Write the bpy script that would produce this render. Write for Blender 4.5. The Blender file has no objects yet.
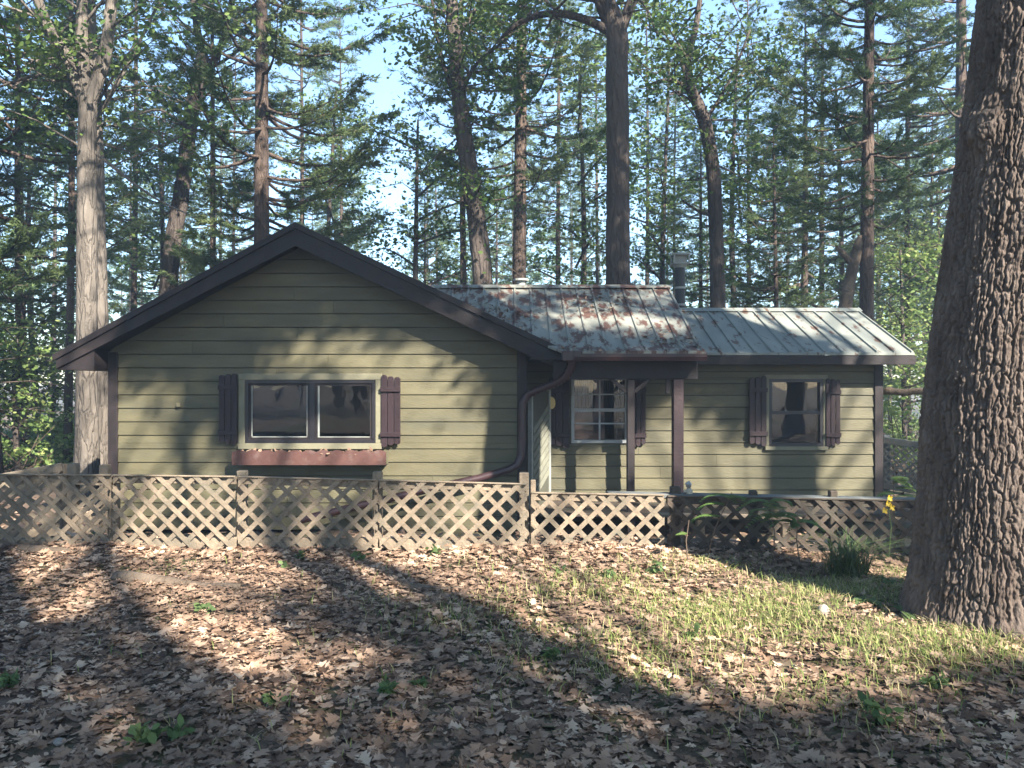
import bpy, math, random
import numpy as np
from mathutils import Vector, Matrix
R = math.radians
rnd = random.Random(7)
rng = np.random.default_rng(7)
scene = bpy.context.scene
# ------------------------------------------------------------------ camera
F = 780.0; CZ = 1.6
cam_d = bpy.data.cameras.new('camera'); cam = bpy.data.objects.new('camera', cam_d)
scene.collection.objects.link(cam)
cam.location = (0, 0, CZ); cam.rotation_euler = (R(90), 0, 0)
cam_d.sensor_width = 36; cam_d.lens = F/1024*36; cam_d.clip_end = 3000; cam_d.clip_start = .05
scene.camera = cam
# ------------------------------------------------------------------ light
SD = Vector((-.70, 1.0, -.84)).normalized()          # way the sunlight travels
sun_el = math.asin(-SD.z); sun_az = math.atan2(-SD.x, -SD.y)   # azimuth from +Y, clockwise
world = bpy.data.worlds.new('World'); scene.world = world; world.use_nodes = True
wn = world.node_tree; wn.nodes.clear()
sky = wn.nodes.new('ShaderNodeTexSky'); sky.sky_type = 'NISHITA'; sky.sun_disc = False
sky.sun_elevation = sun_el; sky.sun_rotation = sun_az
sky.air_density = 1.2; sky.dust_density = .4; sky.ozone_density = 5.0
bg = wn.nodes.new('ShaderNodeBackground'); bg.inputs[1].default_value = .088
wo = wn.nodes.new('ShaderNodeOutputWorld')
wn.links.new(sky.outputs[0], bg.inputs[0]); wn.links.new(bg.outputs[0], wo.inputs[0])
sl = bpy.data.lights.new('sun', 'SUN'); sl.energy = 5.0; sl.angle = R(.5); sl.color = (1, .92, .80)
so = bpy.data.objects.new('sun', sl); scene.collection.objects.link(so)
so.rotation_euler = SD.to_track_quat('-Z', 'Y').to_euler()
scene.view_settings.view_transform = 'Standard'; scene.view_settings.look = 'None'
scene.view_settings.exposure = 2.42; scene.view_settings.gamma = 1
scene.render.resolution_x = 1024; scene.render.resolution_y = 768
# ------------------------------------------------------------------ helpers
def P(px, py, Y): return Vector(((px-512)*Y/F, Y, CZ+(384-py)*Y/F))
def sm(a, b, x):
    t = np.clip((x-a)/(b-a), 0, 1); return t*t*(3-2*t)
def gz(x, y):
    x = np.asarray(x, float); y = np.asarray(y, float)
    z = .06*sm(4, 7, y) - .42*sm(7.7, 9.3, y)
    z = z - .05*sm(0, 4, x)*sm(5, 7, y)*(1-sm(8, 9, y))
    z = z + .03*np.sin(x*1.3+.5)*np.sin(y*1.1) + .012*np.sin(x*4.1+y*2.3) + .01*np.sin(x*2.7-y*5.2)
    far = sm(18, 60, np.hypot(x, y))
    z = z + far*(.5*np.sin(x*.06+1)*np.cos(y*.05)-.4)
    return z
def g(x, y): return float(gz(x, y))

def nodes(m):
    m.use_nodes = True; nt = m.node_tree; nt.nodes.clear()
    return nt, nt.nodes, nt.links
def mat(name, col, rough=.8, var=.15, scale=6, bump=.0, bscale=40, col2=None, mscale=3, mlo=.5, mhi=.65, island=0.0,
        metal=0, spec=.3, stretch=(1, 1, 1), transl=0, detail=6):
    m = bpy.data.materials.new(name); nt, N, L = nodes(m)
    out = N.new('ShaderNodeOutputMaterial'); b = N.new('ShaderNodeBsdfPrincipled')
    tc = N.new('ShaderNodeTexCoord'); mp = N.new('ShaderNodeMapping'); mp.inputs['Scale'].default_value = stretch
    L.new(tc.outputs['Object'], mp.inputs[0])
    n1 = N.new('ShaderNodeTexNoise'); n1.inputs['Scale'].default_value = scale; n1.inputs['Detail'].default_value = detail
    L.new(mp.outputs[0], n1.inputs['Vector'])
    hs = N.new('ShaderNodeHueSaturation'); hs.inputs['Color'].default_value = (*col, 1)
    mr = N.new('ShaderNodeMapRange'); mr.inputs[1].default_value = .25; mr.inputs[2].default_value = .75
    mr.inputs[3].default_value = 1-var; mr.inputs[4].default_value = 1+var
    L.new(n1.outputs[0], mr.inputs[0])
    val = mr.outputs[0]
    if island:
        ge = N.new('ShaderNodeNewGeometry'); m2 = N.new('ShaderNodeMapRange')
        m2.inputs[3].default_value = 1-island; m2.inputs[4].default_value = 1+island
        L.new(ge.outputs['Random Per Island'], m2.inputs[0])
        mu = N.new('ShaderNodeMath'); mu.operation = 'MULTIPLY'
        L.new(val, mu.inputs[0]); L.new(m2.outputs[0], mu.inputs[1]); val = mu.outputs[0]
    L.new(val, hs.inputs['Value']); c = hs.outputs[0]
    if col2:
        n2 = N.new('ShaderNodeTexNoise'); n2.inputs['Scale'].default_value = mscale; n2.inputs['Detail'].default_value = 8
        n2.inputs['Roughness'].default_value = .65
        L.new(mp.outputs[0], n2.inputs['Vector'])
        m3 = N.new('ShaderNodeMapRange'); m3.inputs[1].default_value = mlo; m3.inputs[2].default_value = mhi
        L.new(n2.outputs[0], m3.inputs[0])
        mx = N.new('ShaderNodeMix'); mx.data_type = 'RGBA'
        L.new(m3.outputs[0], mx.inputs[0]); L.new(c, mx.inputs[6]); mx.inputs[7].default_value = (*col2, 1); c = mx.outputs[2]
    L.new(c, b.inputs['Base Color'])
    b.inputs['Roughness'].default_value = rough; b.inputs['Metallic'].default_value = metal
    b.inputs['Specular IOR Level'].default_value = spec
    if bump:
        n3 = N.new('ShaderNodeTexNoise'); n3.inputs['Scale'].default_value = bscale; n3.inputs['Detail'].default_value = 5
        L.new(mp.outputs[0], n3.inputs['Vector'])
        bp = N.new('ShaderNodeBump'); bp.inputs['Strength'].default_value = bump; bp.inputs['Distance'].default_value = .02
        L.new(n3.outputs[0], bp.inputs['Height']); L.new(bp.outputs[0], b.inputs['Normal'])
    if transl:
        tr = N.new('ShaderNodeBsdfTranslucent'); L.new(c, tr.inputs[0])
        ms = N.new('ShaderNodeMixShader'); ms.inputs[0].default_value = transl
        L.new(b.outputs[0], ms.inputs[1]); L.new(tr.outputs[0], ms.inputs[2]); L.new(ms.outputs[0], out.inputs[0])
    else: L.new(b.outputs[0], out.inputs[0])
    return m
def ramp_leaf(name, stops, transl=.2, rough=.85, patch=None):
    m = bpy.data.materials.new(name); nt, N, L = nodes(m)
    out = N.new('ShaderNodeOutputMaterial'); b = N.new('ShaderNodeBsdfPrincipled'); b.inputs['Roughness'].default_value = rough
    b.inputs['Specular IOR Level'].default_value = .25
    ge = N.new('ShaderNodeNewGeometry'); r = N.new('ShaderNodeValToRGB'); cr = r.color_ramp; cr.interpolation = 'LINEAR'
    while len(cr.elements) < len(stops): cr.elements.new(.5)
    for e, (p, c) in zip(cr.elements, stops): e.position = p; e.color = (*c, 1)
    L.new(ge.outputs['Random Per Island'], r.inputs[0]); c = r.outputs[0]
    if patch:
        tc = N.new('ShaderNodeTexCoord'); n2 = N.new('ShaderNodeTexNoise'); n2.inputs['Scale'].default_value = patch[1]
        n2.inputs['Detail'].default_value = 3
        L.new(tc.outputs['Object'], n2.inputs['Vector'])
        m3 = N.new('ShaderNodeMapRange'); m3.inputs[1].default_value = .4; m3.inputs[2].default_value = .62; m3.inputs[4].default_value = .75
        L.new(n2.outputs[0], m3.inputs[0])
        mx = N.new('ShaderNodeMix'); mx.data_type = 'RGBA'; mx.inputs[7].default_value = (*patch[0], 1)
        L.new(m3.outputs[0], mx.inputs[0]); L.new(c, mx.inputs[6]); c = mx.outputs[2]
    L.new(c, b.inputs['Base Color'])
    tr = N.new('ShaderNodeBsdfTranslucent'); L.new(c, tr.inputs[0])
    ms = N.new('ShaderNodeMixShader'); ms.inputs[0].default_value = transl
    L.new(b.outputs[0], ms.inputs[1]); L.new(tr.outputs[0], ms.inputs[2]); L.new(ms.outputs[0], out.inputs[0])
    return m
def bark_mat(name, col, col2, scale=9, sz=.18, strength=.8, dist=.03):
    m = bpy.data.materials.new(name); nt, N, L = nodes(m)
    out = N.new('ShaderNodeOutputMaterial'); b = N.new('ShaderNodeBsdfPrincipled'); b.inputs['Roughness'].default_value = .95
    b.inputs['Specular IOR Level'].default_value = .15
    tc = N.new('ShaderNodeTexCoord'); mp = N.new('ShaderNodeMapping'); mp.inputs['Scale'].default_value = (1, 1, sz)
    L.new(tc.outputs['Object'], mp.inputs[0])
    v = N.new('ShaderNodeTexVoronoi'); v.feature = 'DISTANCE_TO_EDGE'; v.inputs['Scale'].default_value = scale*1.6
    nz = N.new('ShaderNodeTexNoise'); nz.inputs['Scale'].default_value = scale*2; nz.inputs['Detail'].default_value = 8
    L.new(mp.outputs[0], nz.inputs['Vector'])
    mixv = N.new('ShaderNodeMix'); mixv.data_type = 'VECTOR'; mixv.inputs[0].default_value = .12
    L.new(mp.outputs[0], mixv.inputs[4]); L.new(nz.outputs[1], mixv.inputs[5]); L.new(mixv.outputs[1], v.inputs['Vector'])
    mr = N.new('ShaderNodeMapRange'); mr.inputs[2].default_value = .12; L.new(v.outputs[0], mr.inputs[0])
    ad = N.new('ShaderNodeMath'); ad.operation = 'MULTIPLY_ADD'; ad.inputs[1].default_value = .7
    L.new(mr.outputs[0], ad.inputs[0]); L.new(nz.outputs[0], ad.inputs[2])
    bp = N.new('ShaderNodeBump'); bp.inputs['Strength'].default_value = strength; bp.inputs['Distance'].default_value = dist
    L.new(ad.outputs[0], bp.inputs['Height']); L.new(bp.outputs[0], b.inputs['Normal'])
    n2 = N.new('ShaderNodeTexNoise'); n2.inputs['Scale'].default_value = scale*.5; n2.inputs['Detail'].default_value = 9
    n2.inputs['Roughness'].default_value = .7
    L.new(mp.outputs[0], n2.inputs['Vector'])
    m3 = N.new('ShaderNodeMapRange'); m3.inputs[1].default_value = .35; m3.inputs[2].default_value = .65; L.new(n2.outputs[0], m3.inputs[0])
    mx = N.new('ShaderNodeMix'); mx.data_type = 'RGBA'; mx.inputs[6].default_value = (*col, 1); mx.inputs[7].default_value = (*col2, 1)
    L.new(m3.outputs[0], mx.inputs[0]); L.new(mx.outputs[2], b.inputs['Base Color']); L.new(b.outputs[0], out.inputs[0])
    return m

M = {}
M['siding'] = mat('olive_siding', (.088, .079, .045), .6, .2, 5, .3, 60, (.062, .060, .040), 1.6, .48, .75, island=.09, stretch=(.35, 1, 1.6))
M['trim_olive'] = mat('olive_trim', (.115, .106, .068), .6, .12, 8, .2, 50)
M['casing'] = mat('lit_olive_casing', (.155, .145, .098), .6, .14, 8, .2, 50)  # lighter than olive_trim; contrast with the shaded siding put into the colour
M['dark_trim'] = mat('dark_brown_trim', (.015, .011, .0115), .6, .2, 6, .2, 50, (.023, .016, .0165), 3, .5, .7)
M['shutter'] = mat('shutter_paint', (.022, .0125, .015), .6, .2, 8, .25, 40, island=.1)
M['red_paint'] = mat('faded_red_paint', (.080, .037, .031), .7, .15, 9, .2, 50, (.12, .08, .07), 5, .52, .72)
M['metal_brown'] = mat('brown_gutter_metal', (.034, .016, .018), .45, .15, 8, .1, 30, spec=.5)
M['black'] = mat('black_metal', (.018, .018, .02), .5, .2, 8, spec=.4)
M['pale_metal'] = mat('pale_weathered_metal', (.26, .27, .25), .5, .15, 8, .1, 30)
M['wood'] = mat('weathered_wood', (.185, .145, .105), .85, .25, 12, .4, 60, (.11, .10, .078), 4, .45, .7, island=.16)
M['wood_dark'] = mat('shaded_weathered_wood', (.060, .046, .036), .85, .22, 12, .4, 60, (.05, .05, .04), 4, .45, .7, island=.14)  # darker copy of weathered_wood; shade on the right lattice put into the colour
M['greyrail'] = mat('grey_painted_rail', (.105, .115, .115), .7, .2, 9, .3, 50, (.16, .15, .12), 6, .5, .7)
M['window_dark'] = mat('dark_window_frame', (.010, .008, .011), .45, .1, 9, .05, 20, spec=.5)
M['window_white'] = mat('chalky_white_frame', (.27, .28, .28), .5, .12, 9, .05, 20)
M['screen'] = mat('insect_screen', (.05, .054, .072), .8, .15, 3, .1, 300)
M['interior'] = mat('room_interior', (.07, .05, .045), .9, .1, 3)
M['curtain'] = mat('faded_curtain', (.10, .095, .095), .9, .15, 3, .3, 12, transl=.3)
M['gold'] = mat('yellowed_wood_disc', (.50, .36, .14), .5, .15, 20)
M['greyboard'] = mat('weathered_grey_boards', (.15, .15, .12), .6, .2, 9, .2, 50)
M['door'] = mat('storm_door', (.07, .07, .055), .5, .12, 6, .15, 40)
M['soil'] = mat('forest_soil', (.14, .098, .072), .95, .35, 2.5, .8, 30, (.06, .075, .03), .35, .46, .62)
M['stone'] = mat('pale_stone', (.22, .20, .18), .85, .25, 9, .7, 30)
M['deadlog'] = bark_mat('dead_wood', (.085, .064, .048), (.16, .125, .096), 6, 1, .5, .02)
M['oakbark'] = bark_mat('furrowed_bark', (.070, .052, .043), (.150, .120, .102), 16, .4, .5, .008)
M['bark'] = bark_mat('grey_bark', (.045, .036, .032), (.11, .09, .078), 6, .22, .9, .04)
M['sunlitbark'] = bark_mat('sunlit_grey_bark', (.075, .064, .054), (.175, .152, .130), 6, .22, .9, .04)  # lighter copy of grey_bark; sunlight on the left trunks put into the colour
M['pinebark'] = bark_mat('pine_bark', (.050, .038, .033), (.13, .095, .076), 6, .3, .9, .04)
M['litter'] = ramp_leaf('dry_oak_leaves', [(0, (.07, .043, .030)), (.25, (.21, .132, .088)), (.6, (.37, .245, .17)), (.85, (.48, .34, .245)), (1, (.56, .43, .32))], .12, .85, ((.17, .115, .082), 1.1))
M['grass'] = ramp_leaf('grass_blades', [(0, (.12, .18, .05)), (.45, (.24, .29, .09)), (.75, (.38, .37, .16)), (1, (.50, .42, .25))], .35)
M['weed'] = ramp_leaf('weed_leaves', [(0, (.06, .10, .04)), (1, (.13, .19, .07))], .35, .7)
M['fern'] = ramp_leaf('fern_leaves', [(0, (.08, .15, .04)), (1, (.16, .24, .07))], .35, .6)
M['needles'] = ramp_leaf('pine_needles', [(0, (.042, .085, .038)), (.6, (.085, .145, .06)), (1, (.15, .21, .08))], .35, .7, ((.17, .21, .08), .35))
M['oakleaf'] = ramp_leaf('oak_leaves', [(0, (.045, .10, .03)), (.6, (.09, .17, .045)), (1, (.19, .26, .075))], .4, .5, ((.14, .19, .05), .5))
M['shrub'] = ramp_leaf('shrub_leaves', [(0, (.09, .15, .04)), (.6, (.18, .26, .08)), (1, (.32, .36, .13))], .45, .6)
M['flower'] = mat('yellow_petals', (.48, .34, .03), .6, .1, 9)
M['twine'] = mat('dry_twig', (.11, .08, .06), .9, .2, 9)

def metal_roof_mat(name, base, rust, lo, hi):
    m = mat(name, base, .55, .2, 3, .08, 20, rust, 6.5, lo, hi, spec=.3, detail=8, stretch=(1.3, .55, .55))
    return m
M['roof_porch'] = metal_roof_mat('rusty_metal_roof', (.20, .205, .18), (.085, .045, .034), .49, .56)
M['roof_wing'] = metal_roof_mat('green_grey_metal_roof', (.185, .197, .178), (.09, .055, .04), .575, .62)
M['roof_main'] = metal_roof_mat('brown_metal_roof', (.07, .045, .05), (.11, .07, .05), .55, .7)

def glass_mat():
    m = bpy.data.materials.new('window_glass'); nt, N, L = nodes(m)
    out = N.new('ShaderNodeOutputMaterial'); gl = N.new('ShaderNodeBsdfGlossy'); gl.inputs['Roughness'].default_value = .02
    tr = N.new('ShaderNodeBsdfTransparent'); tr.inputs[0].default_value = (.75, .76, .78, 1)
    fr = N.new('ShaderNodeFresnel'); fr.inputs[0].default_value = 1.55
    tc = N.new('ShaderNodeTexCoord'); nz = N.new('ShaderNodeTexNoise'); nz.inputs['Scale'].default_value = 2.2
    L.new(tc.outputs['Object'], nz.inputs['Vector'])
    bp = N.new('ShaderNodeBump'); bp.inputs['Strength'].default_value = .12; bp.inputs['Distance'].default_value = .02
    L.new(nz.outputs[0], bp.inputs['Height']); L.new(bp.outputs[0], gl.inputs['Normal'])
    ms = N.new('ShaderNodeMixShader'); L.new(fr.outputs[0], ms.inputs[0]); L.new(tr.outputs[0], ms.inputs[1]); L.new(gl.outputs[0], ms.inputs[2])
    L.new(ms.outputs[0], out.inputs[0]); return m
M['glass'] = glass_mat()

def np_mesh(name, verts, faces_idx, nper):
    me = bpy.data.meshes.new(name); nv = len(verts); nf = len(faces_idx)//nper
    me.vertices.add(nv); me.vertices.foreach_set('co', np.asarray(verts, np.float32).ravel())
    me.loops.add(len(faces_idx)); me.loops.foreach_set('vertex_index', np.asarray(faces_idx, np.int32))
    me.polygons.add(nf); me.polygons.foreach_set('loop_start', np.arange(0, nf*nper, nper, dtype=np.int32))
    me.polygons.foreach_set('loop_total', np.full(nf, nper, np.int32))
    me.update(calc_edges=True); return me
def wpos(o):
    v = Vector(o.location)
    while o.parent: o = o.parent; v = v + Vector(o.location)
    return v
def link(name, me, m, parent=None, loc=None):
    o = bpy.data.objects.new(name, me); scene.collection.objects.link(o)
    if m: me.materials.append(m)
    if parent: o.parent = parent
    if loc is not None: o.location = loc
    return o
def tag(o, label=None, cat=None, group=None, kind=None):
    if label: o['label'] = label
    if cat: o['category'] = cat
    if group: o['group'] = group
    if kind: o['kind'] = kind
    return o
def empty(name, loc, label, cat, group=None, rz=0):
    o = bpy.data.objects.new(name, None); scene.collection.objects.link(o); o.location = loc; o.rotation_euler = (0, 0, rz)
    o.empty_display_size = .2
    return tag(o, label, cat, group)
class MB:
    def __init__(s): s.v = []; s.f = []
    def add(s, vs, fs):
        n = len(s.v); s.v += [Vector(v) for v in vs]; s.f += [[i+n for i in f] for f in fs]
    def box(s, x0, x1, y0, y1, z0, z1):
        s.add([(x0, y0, z0), (x1, y0, z0), (x1, y1, z0), (x0, y1, z0), (x0, y0, z1), (x1, y0, z1), (x1, y1, z1), (x0, y1, z1)],
              [(0, 3, 2, 1), (4, 5, 6, 7), (0, 1, 5, 4), (1, 2, 6, 5), (2, 3, 7, 6), (3, 0, 4, 7)])
    def prism(s, poly, vec):
        vec = Vector(vec); a = [Vector(p) for p in poly]; n = len(a)
        s.add(a+[p+vec for p in a], [list(range(n))[::-1], list(range(n, 2*n))]+[(i, (i+1) % n, n+(i+1) % n, n+i) for i in range(n)])
    def beam(s, p, q, w, h, up=(0, 0, 1)):
        p = Vector(p); q = Vector(q); d = (q-p).normalized(); u = Vector(up); sd = d.cross(u).normalized(); u = sd.cross(d)
        a = sd*w/2; b = u*h/2
        s.prism([p-a-b, p+a-b, p+a+b, p-a+b], q-p)
    def tube(s, pts, rad, n=10, wob=0, seed=0, cap=True):
        pts = [Vector(p) for p in pts]; r2 = random.Random(seed); base = len(s.v); prev = None
        for i, p in enumerate(pts):
            d = (pts[min(i+1, len(pts)-1)]-pts[max(i-1, 0)]).normalized()
            if prev is None: u = d.orthogonal().normalized()
            else: u = (prev-d*prev.dot(d)).normalized()
            prev = u; w = d.cross(u); r = rad[i] if hasattr(rad, '__len__') else rad
            for k in range(n):
                a = 2*math.pi*k/n; rr = r*(1+wob*(r2.random()-.5))
                s.v.append(p+u*math.cos(a)*rr+w*math.sin(a)*rr)
        for i in range(len(pts)-1):
            for k in range(n):
                a = base+i*n+k; b = base+i*n+(k+1) % n; s.f.append([a, b, b+n, a+n])
        if cap:
            s.f.append([base+k for k in range(n)][::-1]); m = base+(len(pts)-1)*n; s.f.append([m+k for k in range(n)])
    def build(s, name, m, parent=None, smooth=False, bevel=0, kind=None, label=None):
        off = wpos(parent) if parent else Vector((0, 0, 0))
        me = bpy.data.meshes.new(name); me.from_pydata([tuple(v-off) for v in s.v], [], s.f); me.update()
        if smooth: me.polygons.foreach_set('use_smooth', [True]*len(me.polygons))
        o = link(name, me, m, parent)
        if bevel:
            b = o.modifiers.new('bevel', 'BEVEL'); b.width = bevel; b.segments = 1; b.limit_method = 'ANGLE'
        if kind: o['kind'] = kind
        if label: o['label'] = label
        return o
# ------------------------------------------------------------------ ground
def axis(lo, hi, near, step):
    a = list(np.arange(-near, near+.001, step)); s = step; x = near
    while x < hi: s *= 1.18; x += s; a.append(x)
    s = step; x = -near
    while x > lo: s *= 1.18; x -= s; a.insert(0, x)
    return np.array(a)
xs = axis(-600, 600, 12, .15); ys = axis(-600, 900, 14, .15)
X, Y = np.meshgrid(xs, ys); Z = gz(X, Y)
vv = np.stack([X, Y, Z], -1).reshape(-1, 3); nx = len(xs); ny = len(ys)
I, J = np.meshgrid(np.arange(nx-1), np.arange(ny-1)); a0 = (J*nx+I).ravel()
ff = np.stack([a0, a0+1, a0+1+nx, a0+nx], -1).ravel()
ground = link('ground', np_mesh('ground', vv, ff, 4), M['soil']); ground['kind'] = 'structure'
ground.data.polygons.foreach_set('use_smooth', [True]*len(ground.data.polygons))

# ------------------------------------------------------------------ cabin
YW = 10.3; YF = 9.9; YB = 17.0          # gable wall, its fascia plane, back wall
YG = 10.9                               # wing and porch wall
GX0, GX1 = -5.28, .10
RX = -2.75; RZ = 3.63; LT = (-5.79, 1.95); RT = (.76, 1.955)
sL = (RZ-LT[1])/(RX-LT[0]); sR = (RZ-RT[1])/(RT[0]-RX)
def main_z(x): return RZ-(RX-x)*sL if x < RX else RZ-(x-RX)*sR
cabin = empty('cabin', (0, 13, -.36), 'olive green wooden cabin with brown gable roof, porch and low metal roofed wing', 'cabin')
EXP = .178
def boards(name, o, d, nrm, length, z0, z1, topfn=None, openings=(), parent=cabin, m=None, exp=EXP, phase=0):
    """lapped boards. o: start, d: direction, nrm: outward; openings in (s0,s1,za,zb)"""
    o = Vector(o); d = Vector(d); nrm = Vector(nrm); mb = MB(); z = z0+phase; jr = random.Random(int(length*1000))
    def piece(s0, s1, za, zb, zf0, zf1, t0=None, t1=None):
        # t0,t1: upper s limits (trapezoid)
        if t0 is None: t0, t1 = s0, s1
        if s1-s0 < .01: return
        def pt(s, zz, off): return o+d*s+nrm*off+Vector((0, 0, zz))
        lo = .026-.016*(za-zf0)/exp; hi = .026-.016*(zb-zf0)/exp
        b = .004
        poly = [(za, 0), (za, lo-b), (za+b, lo), (zb-b, hi), (zb, hi-b), (zb, 0)]
        n = len(poly); vs = []
        for e, (sa, sb) in enumerate(((s0, t0), (s1, t1))):
            for (zz, off) in poly:
                k = (zz-za)/(zb-za) if zb > za else 0
                vs.append(pt(sa+(sb-sa)*k, zz, off))
        fs = [list(range(n)), list(range(n, 2*n))[::-1]]+[(i, n+i, n+(i+1) % n, (i+1) % n) for i in range(n)]
        mb.add(vs, fs)
    while z < z1:
        za = max(z, z0); zb = min(z+exp-.007, z1)
        if zb-za > .02:
            cuts = sorted(set([za, zb]+[c for op in openings for c in (op[2], op[3]) if za < c < zb]))
            for ca, cb in zip(cuts, cuts[1:]):
                mid = (ca+cb)/2; segs = [(0, length)]
                for op in openings:
                    if op[2] <= mid <= op[3]:
                        ns = []
                        for s0, s1 in segs:
                            if op[0] > s0: ns.append((s0, min(op[0], s1)))
                            if op[1] < s1: ns.append((max(op[1], s0), s1))
                        segs = ns
                for s0, s1 in segs:
                    if topfn:
                        l0, r0 = topfn(ca); l1, r1 = topfn(cb)
                        if r1-l1 < .02: continue
                        a0, b0 = max(s0, l0), min(s1, r0); a1, b1 = max(s0, l1), min(s1, r1)
                        if b1-a1 > 2.4:
                            sj = a1+.6+jr.random()*(b1-a1-1.2); piece(a0, sj-.0015, ca, cb, z, 0, a1, sj-.0015); piece(sj+.0015, b0, ca, cb, z, 0, sj+.0015, b1)
                        elif b1-a1 > .02: piece(a0, b0, ca, cb, z, 0, a1, b1)
                    elif s1-s0 > 2.2:
                        sj = s0+.5+jr.random()*(s1-s0-1); piece(s0, sj-.0015, ca, cb, z, 0); piece(sj+.0015, s1, ca, cb, z, 0)
                    else: piece(s0, s1, ca, cb, z, 0)
        z += exp
    return mb.build(name, m or M['siding'], parent)
ZB = -.32
# gable wall
W1 = (P(246, 380, YW), P(376, 443, YW))
op1 = (W1[0].x-GX0, W1[1].x-GX0, W1[1].z, W1[0].z)
def gtop(z):
    zz = z+.10
    l = max(GX0, RX-(RZ-zz)/sL) if zz > 0 else GX0; r = min(GX1, RX+(RZ-zz)/sR)
    return l-GX0, r-GX0
boards('wall', (GX0, YW, 0), (1, 0, 0), (0, -1, 0), GX1-GX0, ZB, 3.5, gtop, [op1])
# backing (solid wall core, with the window opening)
def core(name, x0, x1, y0, y1, z0, z1, ops):
    mb = MB()
    cx = sorted(set([x0, x1]+[c for o in ops for c in o[:2]]));
    for a, b in zip(cx, cx[1:]):
        m_ = (a+b)/2; hit = [o for o in ops if o[0] < m_ < o[1]]
        if hit:
            o = hit[0]; mb.box(a, b, y0, y1, z0, o[2]); mb.box(a, b, y0, y1, o[3], z1)
        else: mb.box(a, b, y0, y1, z0, z1)
    return mb.build(name, M['dark_trim'], cabin)
c = core('wall_core', GX0+.02, GX1-.02, YW+.001, YW+.12, ZB, 1.95, [(W1[0].x, W1[1].x, W1[1].z, W1[0].z)])
mb = MB(); mb.prism([(GX0+.02, YW+.001, 1.95), (GX1-.02, YW+.001, 1.95), (GX1-.02, YW+.001, main_z(GX1)-.12), (RX, YW+.001, RZ-.12), (GX0+.02, YW+.001, main_z(GX0)-.12)], (0, .12, 0))
mb.build('gable_core', M['dark_trim'], cabin)
# side and back walls of the main room
boards('wall', (GX0, YB, 0), (0, -1, 0), (-1, 0, 0), YB-YW, ZB, 2.1)
boards('wall', (GX1, YW, 0), (0, 1, 0), (1, 0, 0), YB-YW, ZB, 2.1)
boards('wall', (5.14, YB, 0), (-1, 0, 0), (0, 1, 0), 5.14-GX0, ZB, 2.0)
mb = MB(); mb.box(GX0+.003, GX0+.12, YW+.123, YB-.1, ZB, 2.1); mb.box(GX1-.12, GX1-.003, YW+.123, YB-.1, ZB, 2.1)
mb.box(GX0, 5.13, YB-.097, YB-.003, ZB, 2.05); mb.box(GX0+.13, 5.0, YG+.3, YB-.11, -.02, .05); mb.box(GX0+.13, GX1-.13, YW+.13, YG+.297, -.02, .05)
mb.build('inner_shell', M['interior'], cabin)
# corner trims
mb = MB(); mb.box(GX0-.035, GX0+.09, YW-.045, YW+.10, ZB, 2.02); mb.build('corner_trim', M['dark_trim'], cabin, bevel=.006)
mb = MB(); mb.box(GX1-.03, GX1+.10, YW-.045, YW+.10, ZB, 2.12); mb.build('corner_trim', M['dark_trim'], cabin, bevel=.006)
# main roof: two slabs + ribs
TH = .10
mb = MB()
for sgn, tip, sl_ in ((-1, LT, sL), (1, RT, sR)):
    mb.prism([(RX, YF+.03, RZ), (tip[0], YF+.03, tip[1]), (tip[0], YF+.03, tip[1]-TH), (RX, YF+.03, RZ-TH)], (0, YB+.4-YF, 0))
    y = YF+.2
    while y < YB:
        mb.beam((RX, y, RZ+.008), (tip[0], y, tip[1]+.008), .035, .02); y += .23
mb.build('roof', M['roof_main'], cabin)
# rake fascia: wide board with a thin lip on top
for sgn, tip in ((-1, LT), (1, RT)):
    mb = MB(); H1 = .25
    mb.prism([(RX, YF, RZ-.01), (tip[0], YF, tip[1]-.01), (tip[0], YF, tip[1]-(H1 if sgn > 0 else .16)), (RX, YF, RZ-H1-.03)], (0, .028, 0))
    mb.build('fascia', M['dark_trim'], cabin, bevel=.004)
    mb = MB(); e = .03*sgn
    mb.prism([(RX, YF-.03, RZ+.022), (tip[0]+e, YF-.03, tip[1]+.022), (tip[0]+e, YF-.03, tip[1]-.06), (RX, YF-.03, RZ-.06)], (0, .029, 0))
    mb.build('drip_edge', M['dark_trim'], cabin, bevel=.003)
# soffit under rakes and boxed eaves
mb = MB()
mb.prism([(RX, YF+.03, RZ-TH-.06), (LT[0]+.02, YF+.03, LT[1]-TH-.03), (LT[0]+.02, YF+.03, LT[1]-TH-.05), (RX, YF+.03, RZ-TH-.10)], (0, YW-YF-.035, 0))
mb.prism([(RX, YF+.03, RZ-TH-.06), (RT[0]-.02, YF+.03, RT[1]-TH-.03), (RT[0]-.02, YF+.03, RT[1]-TH-.05), (RX, YF+.03, RZ-TH-.10)], (0, YW-YF-.035, 0))
zl = LT[1]-.03
mb.prism([(LT[0]+.01, YF+.032, LT[1]-.17), (GX0-.04, YF+.032, LT[1]-.17), (GX0-.04, YF+.032, main_z(GX0)-TH-.02), (LT[0]+.01, YF+.032, LT[1]-TH-.02)], (0, YB-YF, 0))
mb.build('soffit', M['dark_trim'], cabin)

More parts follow.
